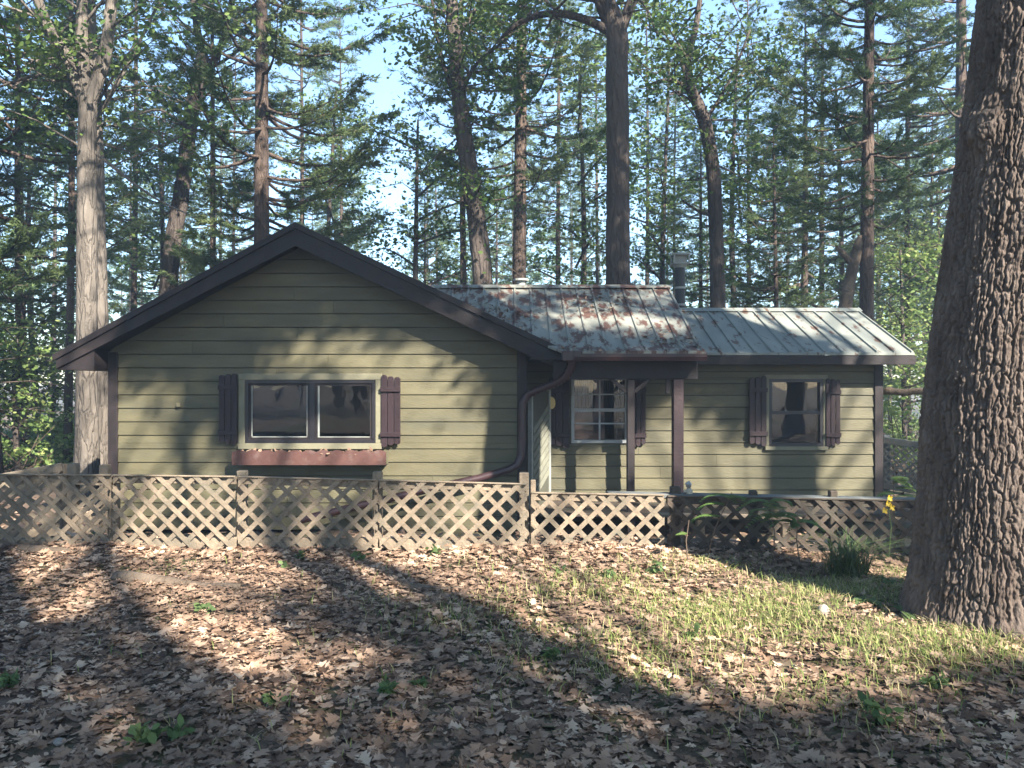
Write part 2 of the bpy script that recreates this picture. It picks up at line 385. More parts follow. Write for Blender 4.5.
# ---- wing
WX1 = 5.14; YE = 10.5; YR = 12.2; ZE = 2.02; ZR = 2.757
W3 = (P(768, 379, YG), P(822, 446, YG)); W2 = (P(571, 377, YG), P(628, 443, YG))
ops = [(w[0].x-GX1, w[1].x-GX1, w[1].z, w[0].z) for w in (W2, W3)]
boards('wall', (GX1+.1, YG, 0), (1, 0, 0), (0, -1, 0), WX1-GX1-.1, ZB, 1.98, None, [(a-.1, b-.1, c_, d_) for a, b, c_, d_ in ops], phase=-.05, exp=.165)
core('wall_core', GX1+.11, WX1-.02, YG+.001, YG+.12, ZB, 1.98, [(w[0].x, w[1].x, w[1].z, w[0].z) for w in (W2, W3)])
boards('wall', (WX1, YG, 0), (0, 1, 0), (1, 0, 0), YB-YG, ZB, 2.0)
mb = MB(); mb.box(WX1-.12, WX1-.003, YG+.123, YB-.1, ZB, 2.0); mb.build('inner_shell', M['interior'], cabin)
mb = MB(); mb.box(WX1-.09, WX1+.03, YG-.045, YG+.1, ZB, 1.96); mb.build('corner_trim', M['dark_trim'], cabin, bevel=.006)
def metal_roof(name, x0, x1, prof, m, rib, x0fn=None):
    """prof: list of (y,z) from eave to back"""
    mb = MB()
    for (ya, za), (yb, zb) in zip(prof, prof[1:]):
        a0 = x0fn(za) if x0fn else x0; b0 = x0fn(zb) if x0fn else x0
        mb.add([(a0, ya, za), (x1, ya, za), (x1, yb, zb), (b0, yb, zb), (a0, ya, za-.03), (x1, ya, za-.03), (x1, yb, zb-.03), (b0, yb, zb-.03)],
               [(0, 1, 2, 3), (7, 6, 5, 4), (0, 4, 5, 1), (1, 5, 6, 2), (2, 6, 7, 3), (3, 7, 4, 0)])
        x = x1-.03
        while x > min(a0, b0)+.05:
            # raised rib, trapezoid
            yb_, zb_ = yb, zb; ya_, za_ = ya, za
            if x0fn:
                zm = main_z(x)+.02 if x < RT[0] else -9
                if zm >= zb-.02: x -= rib; continue
                if zm > za: t_ = (zm-za)/(zb-za); ya_ = ya+(yb-ya)*t_; za_ = zm
            e = .022; t = .010; h = .022
            mb.add([(x-e, ya_-.004, za_), (x-t, ya_-.004, za_+h), (x+t, ya_-.004, za_+h), (x+e, ya_-.004, za_),
                    (x-e, yb_, zb_), (x-t, yb_, zb_+h), (x+t, yb_, zb_+h), (x+e, yb_, zb_)],
                   [(0, 1, 2, 3), (0, 4, 5, 1), (1, 5, 6, 2), (2, 6, 7, 3), (7, 6, 5, 4)])
            x -= rib
    return mb.build(name, m, cabin)
metal_roof('roof', 2.0, 5.42, [(YE, ZE), (YR, ZR), (YR+2.6, ZR-1.1)], M['roof_wing'], .235)
mb = MB(); mb.prism([(2.0, YR-.12, ZR-.03), (2.0, YR, ZR+.035), (2.0, YR+.12, ZR-.03)], (3.44, 0, 0)); mb.build('ridge_cap', M['roof_wing'], cabin)
mb = MB(); mb.box(2.3, 5.44, YE+.005, YE+.035, ZE-.16, ZE-.032); mb.build('fascia', M['dark_trim'], cabin, bevel=.004)
mb = MB(); mb.box(2.3, 5.40, YE+.036, YG-.03, ZE-.14, ZE-.115); mb.build('soffit', M['dark_trim'], cabin)
mb = MB(); mb.prism([(5.40, YE+.04, ZE-.13), (5.40, YE+.04, ZE-.032), (5.40, YR, ZR-.032), (5.40, YR, ZR-.15)], (.03, 0, 0))
mb.prism([(5.11, YG+.1, 1.96), (5.11, YR, 1.96), (5.11, YR, ZR-.05), (5.11, YG+.1, ZE+.05)], (.03, 0, 0))
mb.build('rake_board', M['dark_trim'], cabin)
# ---- porch roof with its flatter front strip
PX1 = 2.39; PYE = 9.62; PZE = 2.005; PYR = 11.85; PZR = 3.07
kY = 10.02; kZ = 2.135
def pleft(z): return min(RX+(RZ-z)/sR+.0, RT[0]-.01)-.03
metal_roof('roof', None, PX1, [(PYE, PZE), (kY, kZ), (PYR, PZR), (PYR+3.0, PZR-1.3)], M['roof_porch'], .232, x0fn=pleft)
mb = MB(); mb.prism([(-1.7, PYR-.11, PZR-.02), (-1.7, PYR, PZR+.04), (-1.7, PYR+.11, PZR-.02)], (PX1+1.72, 0, 0)); mb.build('ridge_cap', M['roof_porch'], cabin)
mb = MB(); mb.prism([(PX1-.03, PYE+.05, PZE-.032), (PX1-.03, kY, kZ-.032), (PX1-.03, PYR, PZR-.032), (PX1-.03, PYR+1.2, PZR-.55), (PX1-.03, PYR+1.2, 1.9), (PX1-.03, PYE+.05, 1.9)], (.025, 0, 0))
mb.build('gable_end', M['dark_trim'], cabin)
# gutter along the porch eave
def gutter(x0, x1, y, z, w=.10, h=.085):
    mb = MB(); out = [(y, z), (y, z-h*.45), (y+.02, z-h), (y+w, z-h), (y+w, z)]; inn = [(y+w-.004, z), (y+w-.004, z-h+.005), (y+.022, z-h+.005), (y+.006, z-h*.45), (y+.006, z)]
    poly = out+inn; mb.prism([(x0, a, b) for a, b in poly], (x1-x0, 0, 0))
    mb.box(x0-.003, x0, y, y+w, z-h, z); mb.box(x1, x1+.003, y, y+w, z-h, z)
    mb.box(x0, x1, y-.008, y-.001, z-.016, z)
    return mb
gutter(RT[0]+.0, PX1-.005, PYE-.075, PZE-.033).build('gutter', M['metal_brown'], cabin)
# porch beam, ceiling, posts with braces
mb = MB(); mb.box(GX1+.42, PX1-.04, 9.86, 9.95, 1.66, 1.90); mb.build('beam', M['dark_trim'], cabin, bevel=.006)
mb = MB(); mb.box(GX1+.12, PX1-.03, PYE+.06, YG-.03, 1.902, 1.925); mb.build('porch_ceiling', M['dark_trim'], cabin)
for (px, w, braces) in ((630.5, .095, True), (677.5, .13, False)):
    x = (px-512)*9.9/F
    mb = MB(); mb.box(x-w/2, x+w/2, 9.9-w/2, 9.9+w/2, ZB, 1.658)
    po = mb.build('post', M['dark_trim'] if braces else M['shutter'], cabin, bevel=.008)
    if braces:
        for s in (-1, 1):
            mb = MB(); mb.beam((x+s*w/2, 9.9, 1.50), (x+s*(w/2+.24), 9.9, 1.70), .045, .05); mb.build('brace', M['dark_trim'], po, bevel=.004)
    else:
        mb = MB(); mb.beam((x-w/2-.06, 9.9, 1.48), (x-w/2-.06, 9.9, 1.655), .05, .05, up=(0, 1, 0)); mb.build('brace', M['dark_trim'], po, bevel=.004)
# porch deck
mb = MB()
y = 9.75
while y < YG-.08: mb.box(.25, 5.1, y, y+.125, -.06, -.02); y += .135
mb.build('porch_deck', M['wood_dark'], cabin, bevel=.004)
# rest of porch gutter outlet -> downspout
D = [P(572, 357, 9.68), P(571, 368, 9.72), P(566, 377, 9.80), P(556, 383, 9.93), P(540, 389, 10.1), P(529, 394, 10.17), P(523, 402, 10.18), P(522, 412, 10.18), P(522, 440, 10.18), P(521, 456, 10.18), P(517, 465, 10.15), P(508, 470, 10.12), P(480, 478, 10.1), P(430, 489, 10.05), P(300, 520, 9.9)]
DD = []
for a, b in zip(D, D[1:]):
    n = max(2, int((b-a).length/.03))
    DD += [a.lerp(b, k/n) for k in range(n)]
DD.append(D[-1])
def corr(i):
    p = DD[i]; L_ = (p-D[0]).length
    bend = i < 26 or (p.z > 1.42 and p.z < 1.62)
    return .050+(.006*math.cos(i*math.pi) if bend else 0)
mb = MB(); mb.tube(DD, [corr(i) for i in range(len(DD))], 12); mb.build('downspout', M['metal_brown'], cabin, smooth=True)
mb = MB(); mb.beam(P(562, 356, 9.66), P(582, 356, 9.66), .13, .13); mb.build('gutter_end', M['metal_brown'], cabin, bevel=.01)

# ---- windows
def window(name, a, b, Yw, fw, frame_m, kind, trim=0, trim_m=None):
    x0, x1, z0, z1 = a.x, b.x, b.z, a.z
    if trim:
        mb = MB(); t = trim; y0 = Yw-.055; y1 = Yw-.004
        mb.box(x0-t, x1+t, y0, y1, z1, z1+t); mb.box(x0-t, x1+t, y0-.02, y1, z0-t*.9, z0)
        mb.box(x0-t, x0, y0+.003, y1, z0, z1); mb.box(x1, x1+t, y0+.003, y1, z0, z1)
    w = MB(); y0 = Yw-.045; y1 = Yw+.05
    w.box(x0, x1, y0, y1, z1-fw, z1); w.box(x0, x1, y0, y1, z0, z0+fw); w.box(x0, x0+fw, y0+.002, y1, z0+fw, z1-fw); w.box(x1-fw, x1, y0+.002, y1, z0+fw, z1-fw)
    o = w.build(name, frame_m, cabin, bevel=.003)
    if trim: mb.build('casing', M['casing'], o, bevel=.005)
    gx0, gx1, gz0, gz1 = x0+fw, x1-fw, z0+fw, z1-fw
    if kind == 'slider':
        xm = x0+(x1-x0)*.515
        s = MB(); s.box(xm-.035, xm+.035, y0+.006, y1-.02, gz0, gz1); s.build('meeting_stile', frame_m, o)
        s = MB(); t = .03
        for (a0, a1) in ((gx0, xm-.036), (xm+.036, gx1)):
            s.box(a0, a1, y0+.02, y1-.03, gz1-t, gz1); s.box(a0, a1, y0+.02, y1-.03, gz0, gz0+t)
            s.box(a0, a0+t, y0+.022, y1-.03, gz0+t, gz1-t); s.box(a1-t, a1, y0+.022, y1-.03, gz0+t, gz1-t)
        s.build('sash', M['window_white'] if False else M['dark_trim'], o)
        s = MB(); s.box(gx0+.033, gx0+.045, y0+.028, y0+.034, gz0+.03, gz1-.03); s.box(gx0+.033, xm-.066, y0+.028, y0+.034, gz0+.031, gz0+.043)
        s.box(xm-.078, xm-.066, y0+.028, y0+.034, gz0+.03, gz1-.03); s.box(xm+.068, xm+.092, y0+.028, y0+.034, gz0+.03, gz1-.03); s.box(xm+.068, gx1-.032, y0+.029, y0+.034, gz0+.031, gz0+.041)
        s.build('bead', M['pale_metal'], o)
        s = MB(); s.box(gx0+.03, xm-.066, y0+.050, y0+.052, gz0+.02, gz1-.02); s.build('screen', M['screen'], o)
        s = MB(); s.box(gx0+.03, xm-.066, y0+.04, y0+.046, gz0+.02, gz1-.02); s.build('pane', M['glass'], o)
        s = MB(); s.box(xm+.066, gx1-.03, y0+.04, y0+.046, gz0+.02, gz1-.02); s.build('pane', M['glass'], o)
    else:
        zm = (gz0+gz1)/2; s = MB(); t = .025
        s.box(gx0, gx1, y0+.008, y1-.02, zm-.022, zm+.022)
        s.build('meeting_rail', frame_m, o)
        if kind == 'grid':
            s = MB(); xm = (gx0+gx1)/2
            s.box(xm-.012, xm+.012, y0+.025, y0+.038, gz0, zm-.023); s.box(xm-.012, xm+.012, y0+.025, y0+.038, zm+.023, gz1)
            for zz in ((gz0+zm)/2+.02, (gz1+zm)/2+.01): s.box(gx0, gx1, y0+.026, y0+.0365, zz-.010, zz+.010)
            s.build('muntin', M['window_white'], o)
            s = MB()
            n = 26
            for (c0, c1) in ((gx0, gx0+.30), (gx1-.28, gx1)):
                pts = []; 
                for i in range(n+1):
                    xx = c0+(c1-c0)*i/n; pts.append((xx, Yw+.16+.018*math.sin(i*1.9), 0))
                for (p, q) in zip(pts, pts[1:]):
                    s.add([(p[0], p[1], zm-.04), (q[0], q[1], zm-.04), (q[0], q[1], gz1+.05), (p[0], p[1], gz1+.05)], [(0, 1, 2, 3)])
            s.build('curtain', M['curtain'], o)
        else:
            s = MB()
            s.box(gx0+.01, gx1-.01, Yw+.10, Yw+.105, gz0+.01, zm); s.build('blind', M['screen'], o)
        s = MB(); s.box(gx0, gx1, y0+.042, y0+.047, gz0, zm-.02); s.build('pane', M['glass'], o)
        s = MB(); s.box(gx0, gx1, y0+.052, y0+.057, zm+.02, gz1); s.build('pane', M['glass'], o)
    return o
window('window', W1[0], W1[1], YW, .045, M['window_dark'], 'slider', .085, M['trim_olive'])
window('window', W2[0], W2[1], YG, .045, M['window_white'], 'grid')
window('window', W3[0], W3[1], YG, .045, M['window_dark'], 'single', .06, M['trim_olive'])
# shutters: three dog-eared planks with two battens
def shutter(pxa, pxb, pya, pyb, Yw, inner, ang):
    a = P(pxa, pya, Yw); b = P(pxb, pyb, Yw); w = b.x-a.x; n = 3; mb = MB()
    hx = b.x if inner == 'r' else a.x
    for i in range(n):
        x0 = a.x+w*i/n+.004; x1 = a.x+w*(i+1)/n-.004
        out = (n-1-i) if inner == 'r' else i
        dz = .012*out+rnd.uniform(0, .012); z0 = b.z+dz*1.5; z1 = a.z-dz
        c_ = .02
        mb.prism([(x0, Yw-.075, z0+c_), (x0+c_, Yw-.075, z0), (x1-c_, Yw-.075, z0), (x1, Yw-.075, z0+c_), (x1, Yw-.075, z1-c_), (x1-c_, Yw-.075, z1), (x0+c_, Yw-.075, z1), (x0, Yw-.075, z1-c_)], (0, .022, 0))
    H = a.z-b.z
    for f in (.18, .80): mb.box(a.x-.004, b.x+.004, Yw-.100, Yw-.0755, b.z+H*f-.03, b.z+H*f+.03)
    Rz = Matrix.Rotation(ang, 4, 'Z'); piv = Vector((hx, Yw-.05, 0))
    mb.v = [Rz @ (v-piv)+piv for v in mb.v]
    return mb.build('shutter', M['shutter'], cabin, bevel=.003)
shutter(221, 239, 373, 445, YW, 'r', R(6)); shutter(382, 402, 375, 447, YW, 'l', R(-8))
shutter(747, 765, 376, 446, YG, 'r', R(5)); shutter(824, 838, 378, 447, YG, 'l', R(-5))
shutter(548, 569, 376, 448, YG, 'r', 0); shutter(630, 645, 376, 448, YG, 'l', 0)
# window box with scalloped front
a = P(232, 450, YW-.28); b = P(386, 465, YW-.28); mb = MB(); x0 = a.x; x1 = b.x; zt = a.z; zb = b.z; n = 11; fp = []
for i in range(n):
    for k in range(6):
        t = (i+k/6)/n; fp.append((x0+(x1-x0)*t, 0, zt-.028+.028*abs(math.sin(math.pi*k/6))))
front = [(p[0], YW-.29, p[2]) for p in fp]+[(x1, YW-.29, zt-.028), (x1, YW-.29, zb), (x0, YW-.29, zb)]
mb.prism(front[::-1], (0, .022, 0))
fb = mb.build('flower_box', M['red_paint'], cabin)
mb = MB(); mb.box(x0+.01, x0+.03, YW-.266, YW-.03, zb, zt-.03); mb.box(x1-.03, x1-.01, YW-.266, YW-.03, zb, zt-.03); mb.box(x0+.031, x1-.031, YW-.267, YW-.03, zb+.004, zb+.03)
mb.build('box_panel', M['trim_olive'], fb)
mb = MB(); mb.box(x0+.04, x1-.04, YW-.26, YW-.04, zb+.031, zt-.05); mb.build('soil', M['soil'], fb)
# porch window sill shelf bracket / hook on the gable wall
mb = MB(); h = P(179, 405, YW-.03); mb.box(h.x-.025, h.x+.025, YW-.07, YW-.03, h.z-.03, h.z+.03); mb.build('outlet_cover', M['trim_olive'], cabin, bevel=.008)
# storm door ajar on the main room's porch side
h0 = P(529, 391, 10.25); h1 = P(548, 391, 10.74); dv = Vector((h1.x-h0.x, h1.y-h0.y, 0)); ln = dv.length; dv.normalize(); nv = Vector((dv.y, -dv.x, 0))
mb = MB()
def dpt(s, z, o_): return Vector((h0.x, h0.y, 0))+dv*s+nv*o_+Vector((0, 0, z))
zt = 1.50; zb0 = -.04
mb.prism([dpt(0, zb0, 0), dpt(ln, zb0, 0), dpt(ln, zb0, .035), dpt(0, zb0, .035)], (0, 0, zt-zb0))
dr = mb.build('door', M['door'], cabin)
mb = MB(); z = zb0+.1
while z < zt-.45:
    s0, s1 = .04, ln-.06
    dz = .7*(s1-s0)
    mb.add([dpt(s0, z, .036), dpt(s1, z+dz, .036), dpt(s1, z+dz, .056), dpt(s0, z, .056), dpt(s0, z+.07, .036), dpt(s1, z+.07+dz, .036), dpt(s1, z+.07+dz, .046), dpt(s0, z+.07, .046)],
           [(0, 3, 2, 1), (4, 5, 6, 7), (0, 1, 5, 4), (1, 2, 6, 5), (2, 3, 7, 6), (3, 0, 4, 7)]); z += .11
# both faces carry the same boarding
vs = list(mb.v)
mb.v = vs+[v-nv*(((v-Vector((h0.x, h0.y, 0))).dot(nv))*2-.035) for v in vs]; mb.f = mb.f+[[i+len(vs) for i in f] for f in mb.f]
mb.build('door_boarding', M['greyboard'], dr)
mb = MB()
for s0, s1 in ((0, .03), (ln-.05, ln)): mb.prism([dpt(s0, zb0, -.012), dpt(s1, zb0, -.012), dpt(s1, zb0, .047), dpt(s0, zb0, .047)], (0, 0, zt-zb0+.02))
mb.build('door_stile', M['pale_metal'], dr)
k = P(551.5, 403, 10.70); mb = MB(); ring = [k+Vector((.055*math.cos(t*math.pi/12), 0, .085*math.sin(t*math.pi/12))) for t in range(24)]
mb.prism(ring, (0, .03, 0)); mb.build('door_plaque', M['gold'], dr, bevel=.006)
# chimney pipe and vent
cx = P(680, 300, 12.8); chim = MB(); chim.tube([(cx.x, 12.8, 2.2), (cx.x, 12.8, P(0, 268, 12.8).z)], .085, 16)
ch = chim.build('chimney', M['black'], cabin, smooth=False)
zc = P(0, 268, 12.8).z
for ya_, yb_, r_ in ((306, 304, .10), (289, 287, .093)):
    mb = MB(); mb.tube([(cx.x, 12.8, P(0, ya_, 12.8).z), (cx.x, 12.8, P(0, yb_, 12.8).z)], r_, 16); mb.build('flue_band', M['pale_metal'], ch)
mb = MB(); mb.tube([(cx.x, 12.8, zc), (cx.x, 12.8, zc+.07)], [.09, .13], 16); mb.build('flue_collar', M['pale_metal'], ch)
mb = MB(); z0 = zc+.07; z1 = P(0, 256, 12.8).z; r = .12
for sx in (-1, 1):
    for sy in (-1, 1): mb.box(cx.x+sx*r-.012, cx.x+sx*r+.012, 12.8+sy*r-.012, 12.8+sy*r+.012, z0, z1)
mb.box(cx.x-r-.02, cx.x+r+.02, 12.8-r-.02, 12.8+r+.02, z1, z1+.035); mb.box(cx.x-r-.02, cx.x+r+.02, 12.8-r-.02, 12.8+r+.02, z0-.02, z0)
mb.box(cx.x-r+.015, cx.x+r-.015, 12.8-.06, 12.8-.05, z0+.0, z1-.0)
mb.build('chimney_cap', M['pale_metal'], ch, bevel=.004)
vx = P(521, 290, 13.2); mb = MB(); mb.tube([(vx.x, 13.2, 2.0), (vx.x, 13.2, P(0, 281, 13.2).z)], .075, 14); mb.tube([(vx.x, 13.2, P(0, 281, 13.2).z), (vx.x, 13.2, P(0, 279, 13.2).z)], .13, 14)
mb.build('vent_pipe', M['pale_metal'], cabin)

# ------------------------------------------------------------------ lattice fences
def clip(poly, a, b, c_):  # keep a*x+b*y<=c
    out = []
    for i in range(len(poly)):
        p, q = poly[i], poly[(i+1) % len(poly)]; dp = a*p[0]+b*p[1]-c_; dq = a*q[0]+b*q[1]-c_
        if dp <= 0: out.append(p)
        if dp*dq < 0: t = dp/(dp-dq); out.append((p[0]+(q[0]-p[0])*t, p[1]+(q[1]-p[1])*t))
    return out
def lattice(mb, p0, p1, h0, h1, front, spacing=.168, w=.042, nrm=(0, -1, 0), seed=0):
    """panel from p0 to p1 (bottom corners), heights h0/h1"""
    p0 = Vector(p0); p1 = Vector(p1); nrm = Vector(nrm); Ln = (Vector((p1.x-p0.x, p1.y-p0.y, 0))).length; Hm = max(h0, h1)
    r2 = random.Random(seed)
    for layer, dirn in ((0, front), (1, -front)):
        off = .018 if layer == 0 else .008
        s = -Hm-.3
        while s < Ln+.3+Hm:
            c0 = s+r2.uniform(-.006, .006); hw = w*math.sqrt(2)/2; tilt = r2.uniform(-.012, .012)
            if dirn > 0: q = [(c0-hw, 0), (c0+hw, 0), (c0+hw+Hm+tilt, Hm), (c0-hw+Hm+tilt, Hm)]
            else: q = [(c0-hw, 0), (c0+hw, 0), (c0+hw-Hm+tilt, Hm), (c0-hw-Hm+tilt, Hm)]
            q = clip(q, -1, 0, 0); q = clip(q, 1, 0, Ln) if len(q) > 2 else q
            if len(q) > 2:
                pts = []
                for (a, b) in q:
                    t = a/Ln; h = h0+(h1-h0)*t; base = p0.lerp(p1, t); pts.append(base+Vector((0, 0, b/Hm*h))+nrm*off)
                mb.prism(pts, nrm*.008)
            s += spacing
def fence(name, segs, Yf, label, m_lat, posts, cap=None, spacing=.176):
    z0 = g((segs[0][0]-512)*Yf/F, Yf)
    root = empty(name, ((segs[0][0]-512)*Yf/F, Yf, z0), label, 'fence')
    for i, (pa, ta, ba, pb, tb, bb, fr) in enumerate(segs):
        A = P(pa, ba, Yf); B = P(pb, bb, Yf); h0 = (ba-ta)*Yf/F; h1 = (bb-tb)*Yf/F
        mb = MB(); lattice(mb, A, B, h0, h1, fr, spacing=spacing, seed=i+3); mb.build('lattice', m_lat[i], root)
        for (oa, ob, w_, h_) in ((Vector((0, .03, h0-.035)), Vector((0, .03, h1-.035)), .04, .07), (Vector((0, .03, .06)), Vector((0, .03, .06)), .04, .09), (Vector((0, -.018, h0+.006)), Vector((0, -.018, h1+.006)), .035, .014)):
            mb = MB(); mb.beam(A+oa, B+ob, w_, h_); mb.build('rail', m_lat[i], root, bevel=.004)
    for px, top, w in posts:
        x = (px-512)*(Yf+.06)/F; z1 = P(px, top, Yf+.06).z; mb = MB(); mb.box(x-w/2, x+w/2, Yf+.055, Yf+.055+w, g(x, Yf)-.1, z1)
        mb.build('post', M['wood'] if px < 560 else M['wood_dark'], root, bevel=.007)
    if cap:
        for (pa, ya, pb, yb) in cap:
            mb = MB(); mb.beam(P(pa, ya, Yf+.10)+Vector((0, 0, -.02)), P(pb, yb, Yf+.10)+Vector((0, 0, -.02)), .14, .045); mb.build('top_board', M['greyrail'], root, bevel=.006)
    return root
FY = 7.2; Wd = M['wood']; Wk = M['wood_dark']
fence('lattice_fence', [(-170, 474, 552, 112, 475.5, 551, -1), (114, 475.5, 551, 236, 477, 549, -1), (239, 477, 549, 378, 480.5, 550, 1), (380, 480.5, 550, 527, 484.5, 554, 1)], FY,
      'long weathered lattice fence in front of the gable wall, left of the porch', [Wd, Wd, Wd, Wd], [(-160, 468, .085), (112, 481, .085), (241, 471, .085), (377, 472, .085), (524, 473, .09)])
fence('lattice_fence', [(531, 493, 557, 664, 495.5, 558, 1), (667, 496.5, 559, 918, 501, 560, -1), (920, 501, 560, 1180, 506, 566, -1)], FY,
      'lower lattice fence with grey top board in front of the porch and wing', [Wd, Wk, Wk], [(533, 480, .05), (676, 487, .09), (754, 491, .07), (834, 491, .07), (1010, 497, .09)],
      cap=[(607, 492, 935, 499)])
# sagging back fence at left, running away from the front one
def fence_run(p0, p1, h0, h1, label, m, postw=.09, posth=.2, spacing=.17, npost=2):
    root = empty('lattice_fence', (p0.x, p0.y, g(p0.x, p0.y)), label, 'fence'); d = (p1-p0); d.z = 0; d.normalize(); nr = Vector((d.y, -d.x, 0))
    mb = MB(); lattice(mb, p0, p1, h0, h1, 1, w=.042 if spacing > .15 else .026, nrm=nr, spacing=spacing, seed=31); mb.build('lattice', m, root)
    mb = MB(); mb.beam(p0+Vector((0, 0, h0)), p1+Vector((0, 0, h1)), .06, .10); mb.build('rail', m, root, bevel=.004)
    mb = MB(); mb.beam(p0+Vector((0, 0, .05)), p1+Vector((0, 0, .05)), .05, .09); mb.build('rail', m, root, bevel=.004)
    for t in np.linspace(0, 1, npost):
        p = p0.lerp(p1, t); h = h0+(h1-h0)*t; q = p-nr*(-.07) if False else p-nr*.075; mb = MB(); mb.box(q.x-postw/2, q.x+postw/2, q.y-postw/2, q.y+postw/2, g(q.x, q.y)-.1, p.z+h+posth)
        mb.build('post', m, root, bevel=.008)
    return root
a = P(-60, 540, 9.0); b = P(62, 540, 9.6); a.z = g(a.x, a.y)+.1; b.z = g(b.x, b.y)+.1
fence_run(a, b, P(0, 489, 9.0).z-a.z, P(0, 467, 9.6).z-b.z, 'sagging low fence behind the front fence, left of the pale tree', Wd, .1, .03)
a = P(72, 540, 8.8); b = P(104, 540, 8.9); a.z = g(a.x, a.y)+.05; b.z = g(b.x, b.y)+.05
fence_run(a, b, P(0, 480, 8.8).z-a.z, P(0, 481, 8.9).z-b.z, 'short fence stub with pale posts at the left corner of the cabin', Wd, .10, .18)
a = P(884, 520, 12.4); b = P(925, 520, 12.0); a.z = g(a.x, a.y)+.25; b.z = g(b.x, b.y)+.25
fence_run(a, b, P(0, 440, 12.4).z-a.z, P(0, 446, 12.0).z-b.z, 'dark lattice fence beyond the right end of the wing', M['greyrail'], .11, .08, spacing=.115)

# ------------------------------------------------------------------ oak at right, modelled bark
def big_trunk():
    Yt = 5.25; ctr = [(0, 1024, 80), (1.0, 1013, 66), (2.2, 1018, 62), (3.6, 1040, 60), (5, 1062, 58), (8, 1110, 50), (11, 1130, 40)]
    # left edge pixels -> radius: use measured left edge
    edge = {-0.05: 905, .08: 912, .2: 917, .45: 924, .85: 928, 1.35: 930, 1.9: 938, 2.6: 952, 3.3: 966, 4.2: 983, 6: 1010, 9: 1045, 13: 1075}
    wid = {-0.05: 1.10, .08: 1.02, .2: .94, .45: .88, .85: .83, 1.35: .80, 1.9: .79, 2.6: .77, 3.3: .74, 4.2: .70, 6: .62, 9: .52, 13: .40}
    zs_k = sorted(edge); nth = 700; zz = np.concatenate([np.arange(-.12, 4.6, .008), np.arange(4.6, 13, .1)]); nz = len(zz)
    ed = np.interp(zz, zs_k, [edge[k] for k in zs_k]); wd = np.interp(zz, zs_k, [wid[k] for k in zs_k])
    cxs = (ed-512)*Yt/F+wd/2*.985; rad = wd/2
    th = np.linspace(0, 2*np.pi, nth, endpoint=False)
    TH_, ZZ = np.meshgrid(th, zz)
    r0 = rad[:, None]*np.ones_like(TH_)
    # root flare lobes
    fl = np.exp(-np.clip(ZZ, 0, None)/.22)
    r0 = r0*(1+fl*(.02+.05*np.cos(5*TH_+.6)+.03*np.cos(3*TH_)))+.02*np.sin(2*TH_+ZZ*.7)
    # furrowed bark: cellular ridges stretched upward, periodic in theta
    def vnoise(nu, dz_, seed):      # value noise, periodic round the trunk
        q = np.random.default_rng(seed); nv_ = int(14/dz_)+4; G = q.random((nv_, nu)); u = TH_/(2*np.pi)*nu; v = (ZZ+.3)/dz_
        iu = np.floor(u).astype(int); iv = np.floor(v).astype(int); fu = u-iu; fv = v-iv; fu = fu*fu*(3-2*fu); fv = fv*fv*(3-2*fv); i0 = iu % nu; i1 = (iu+1) % nu
        return ((G[iv, i0]*(1-fu)+G[iv, i1]*fu)*(1-fv)+(G[iv+1, i0]*(1-fu)+G[iv+1, i1]*fu)*fv)*2-1
    def cell(seed, ncell, rowh, wu, wv):
        u = TH_/(2*np.pi)*ncell+wu; v = ZZ/rowh+wv
        f1 = np.full(u.shape, 9.); f2 = f1.copy(); iu = np.floor(u).astype(int); iv = np.floor(v).astype(int); idv = np.zeros(u.shape)
        for du in (-1, 0, 1):
            for dv_ in (-1, 0, 1):
                a = iu+du; b = iv+dv_; am = a % ncell
                h1 = np.modf(np.abs(np.sin(am*127.1+b*311.7+seed)*43758.5453))[0]; h2 = np.modf(np.abs(np.sin(am*269.5+b*183.3+seed*2)*43758.5453))[0]
                dx = a+h1-u; dy = (b+h2-v); d_ = np.sqrt(dx*dx+dy*dy*.7)
                new1 = d_ < f1; f2 = np.where(new1, f1, np.minimum(f2, d_)); idv = np.where(new1, h2, idv); f1 = np.where(new1, d_, f1)
        return f2-f1, idv
    wu = .6*vnoise(12, .5, 1)+.22*vnoise(40, .12, 2)+.10*vnoise(100, .04, 3)+.10*vnoise(220, .018, 4)
    wv = .5*vnoise(20, .2, 5)+.5*vnoise(80, .05, 6)
    e1, id1 = cell(3, 56, .27, wu, wv); e2, id2 = cell(11, 130, .06, wu*1.2, wv*1.5)
    ridge = np.clip(e1*4.2, 0, 1)**.6; fine = np.clip(e2*3.5, 0, 1)
    rough_ = vnoise(260, .016, 7)*.5+vnoise(130, .03, 8)*.6
    hgt = .024*ridge+.009*fine*ridge+.006*id1*ridge+.006*id2*ridge+.007*rough_
    hgt *= np.clip(.5+.5*(ZZ+.1)/.4, .4, 1)
    r = r0+hgt-.03
    Xv = cxs[:, None]+r*np.sin(TH_); Yv = Yt+r*-np.cos(TH_)
    # scar: healed limb knot at upper left of the trunk (px ~985, py ~112)
    kz = P(0, 118, Yt-.35).z; kt = -1.15
    dd = ((TH_-np.pi*2-kt) if False else (np.mod(TH_-kt+np.pi, 2*np.pi)-np.pi))*.38; dz = ZZ-kz; q = np.sqrt(dd**2+(dz*.8)**2)
    bump = .12*np.exp(-(q/.11)**2)-.05*np.exp(-(q/.045)**2)
    Xv += bump*np.sin(TH_); Yv += -bump*np.cos(TH_)
    V = np.stack([Xv, Yv, ZZ], -1).reshape(-1, 3)
    I, J = np.meshgrid(np.arange(nth), np.arange(nz-1)); a = (J*nth+I).ravel(); b = (J*nth+(I+1) % nth).ravel()
    Fc = np.stack([a, b, b+nth, a+nth], -1).ravel()
    return V, Fc, cxs, Yt
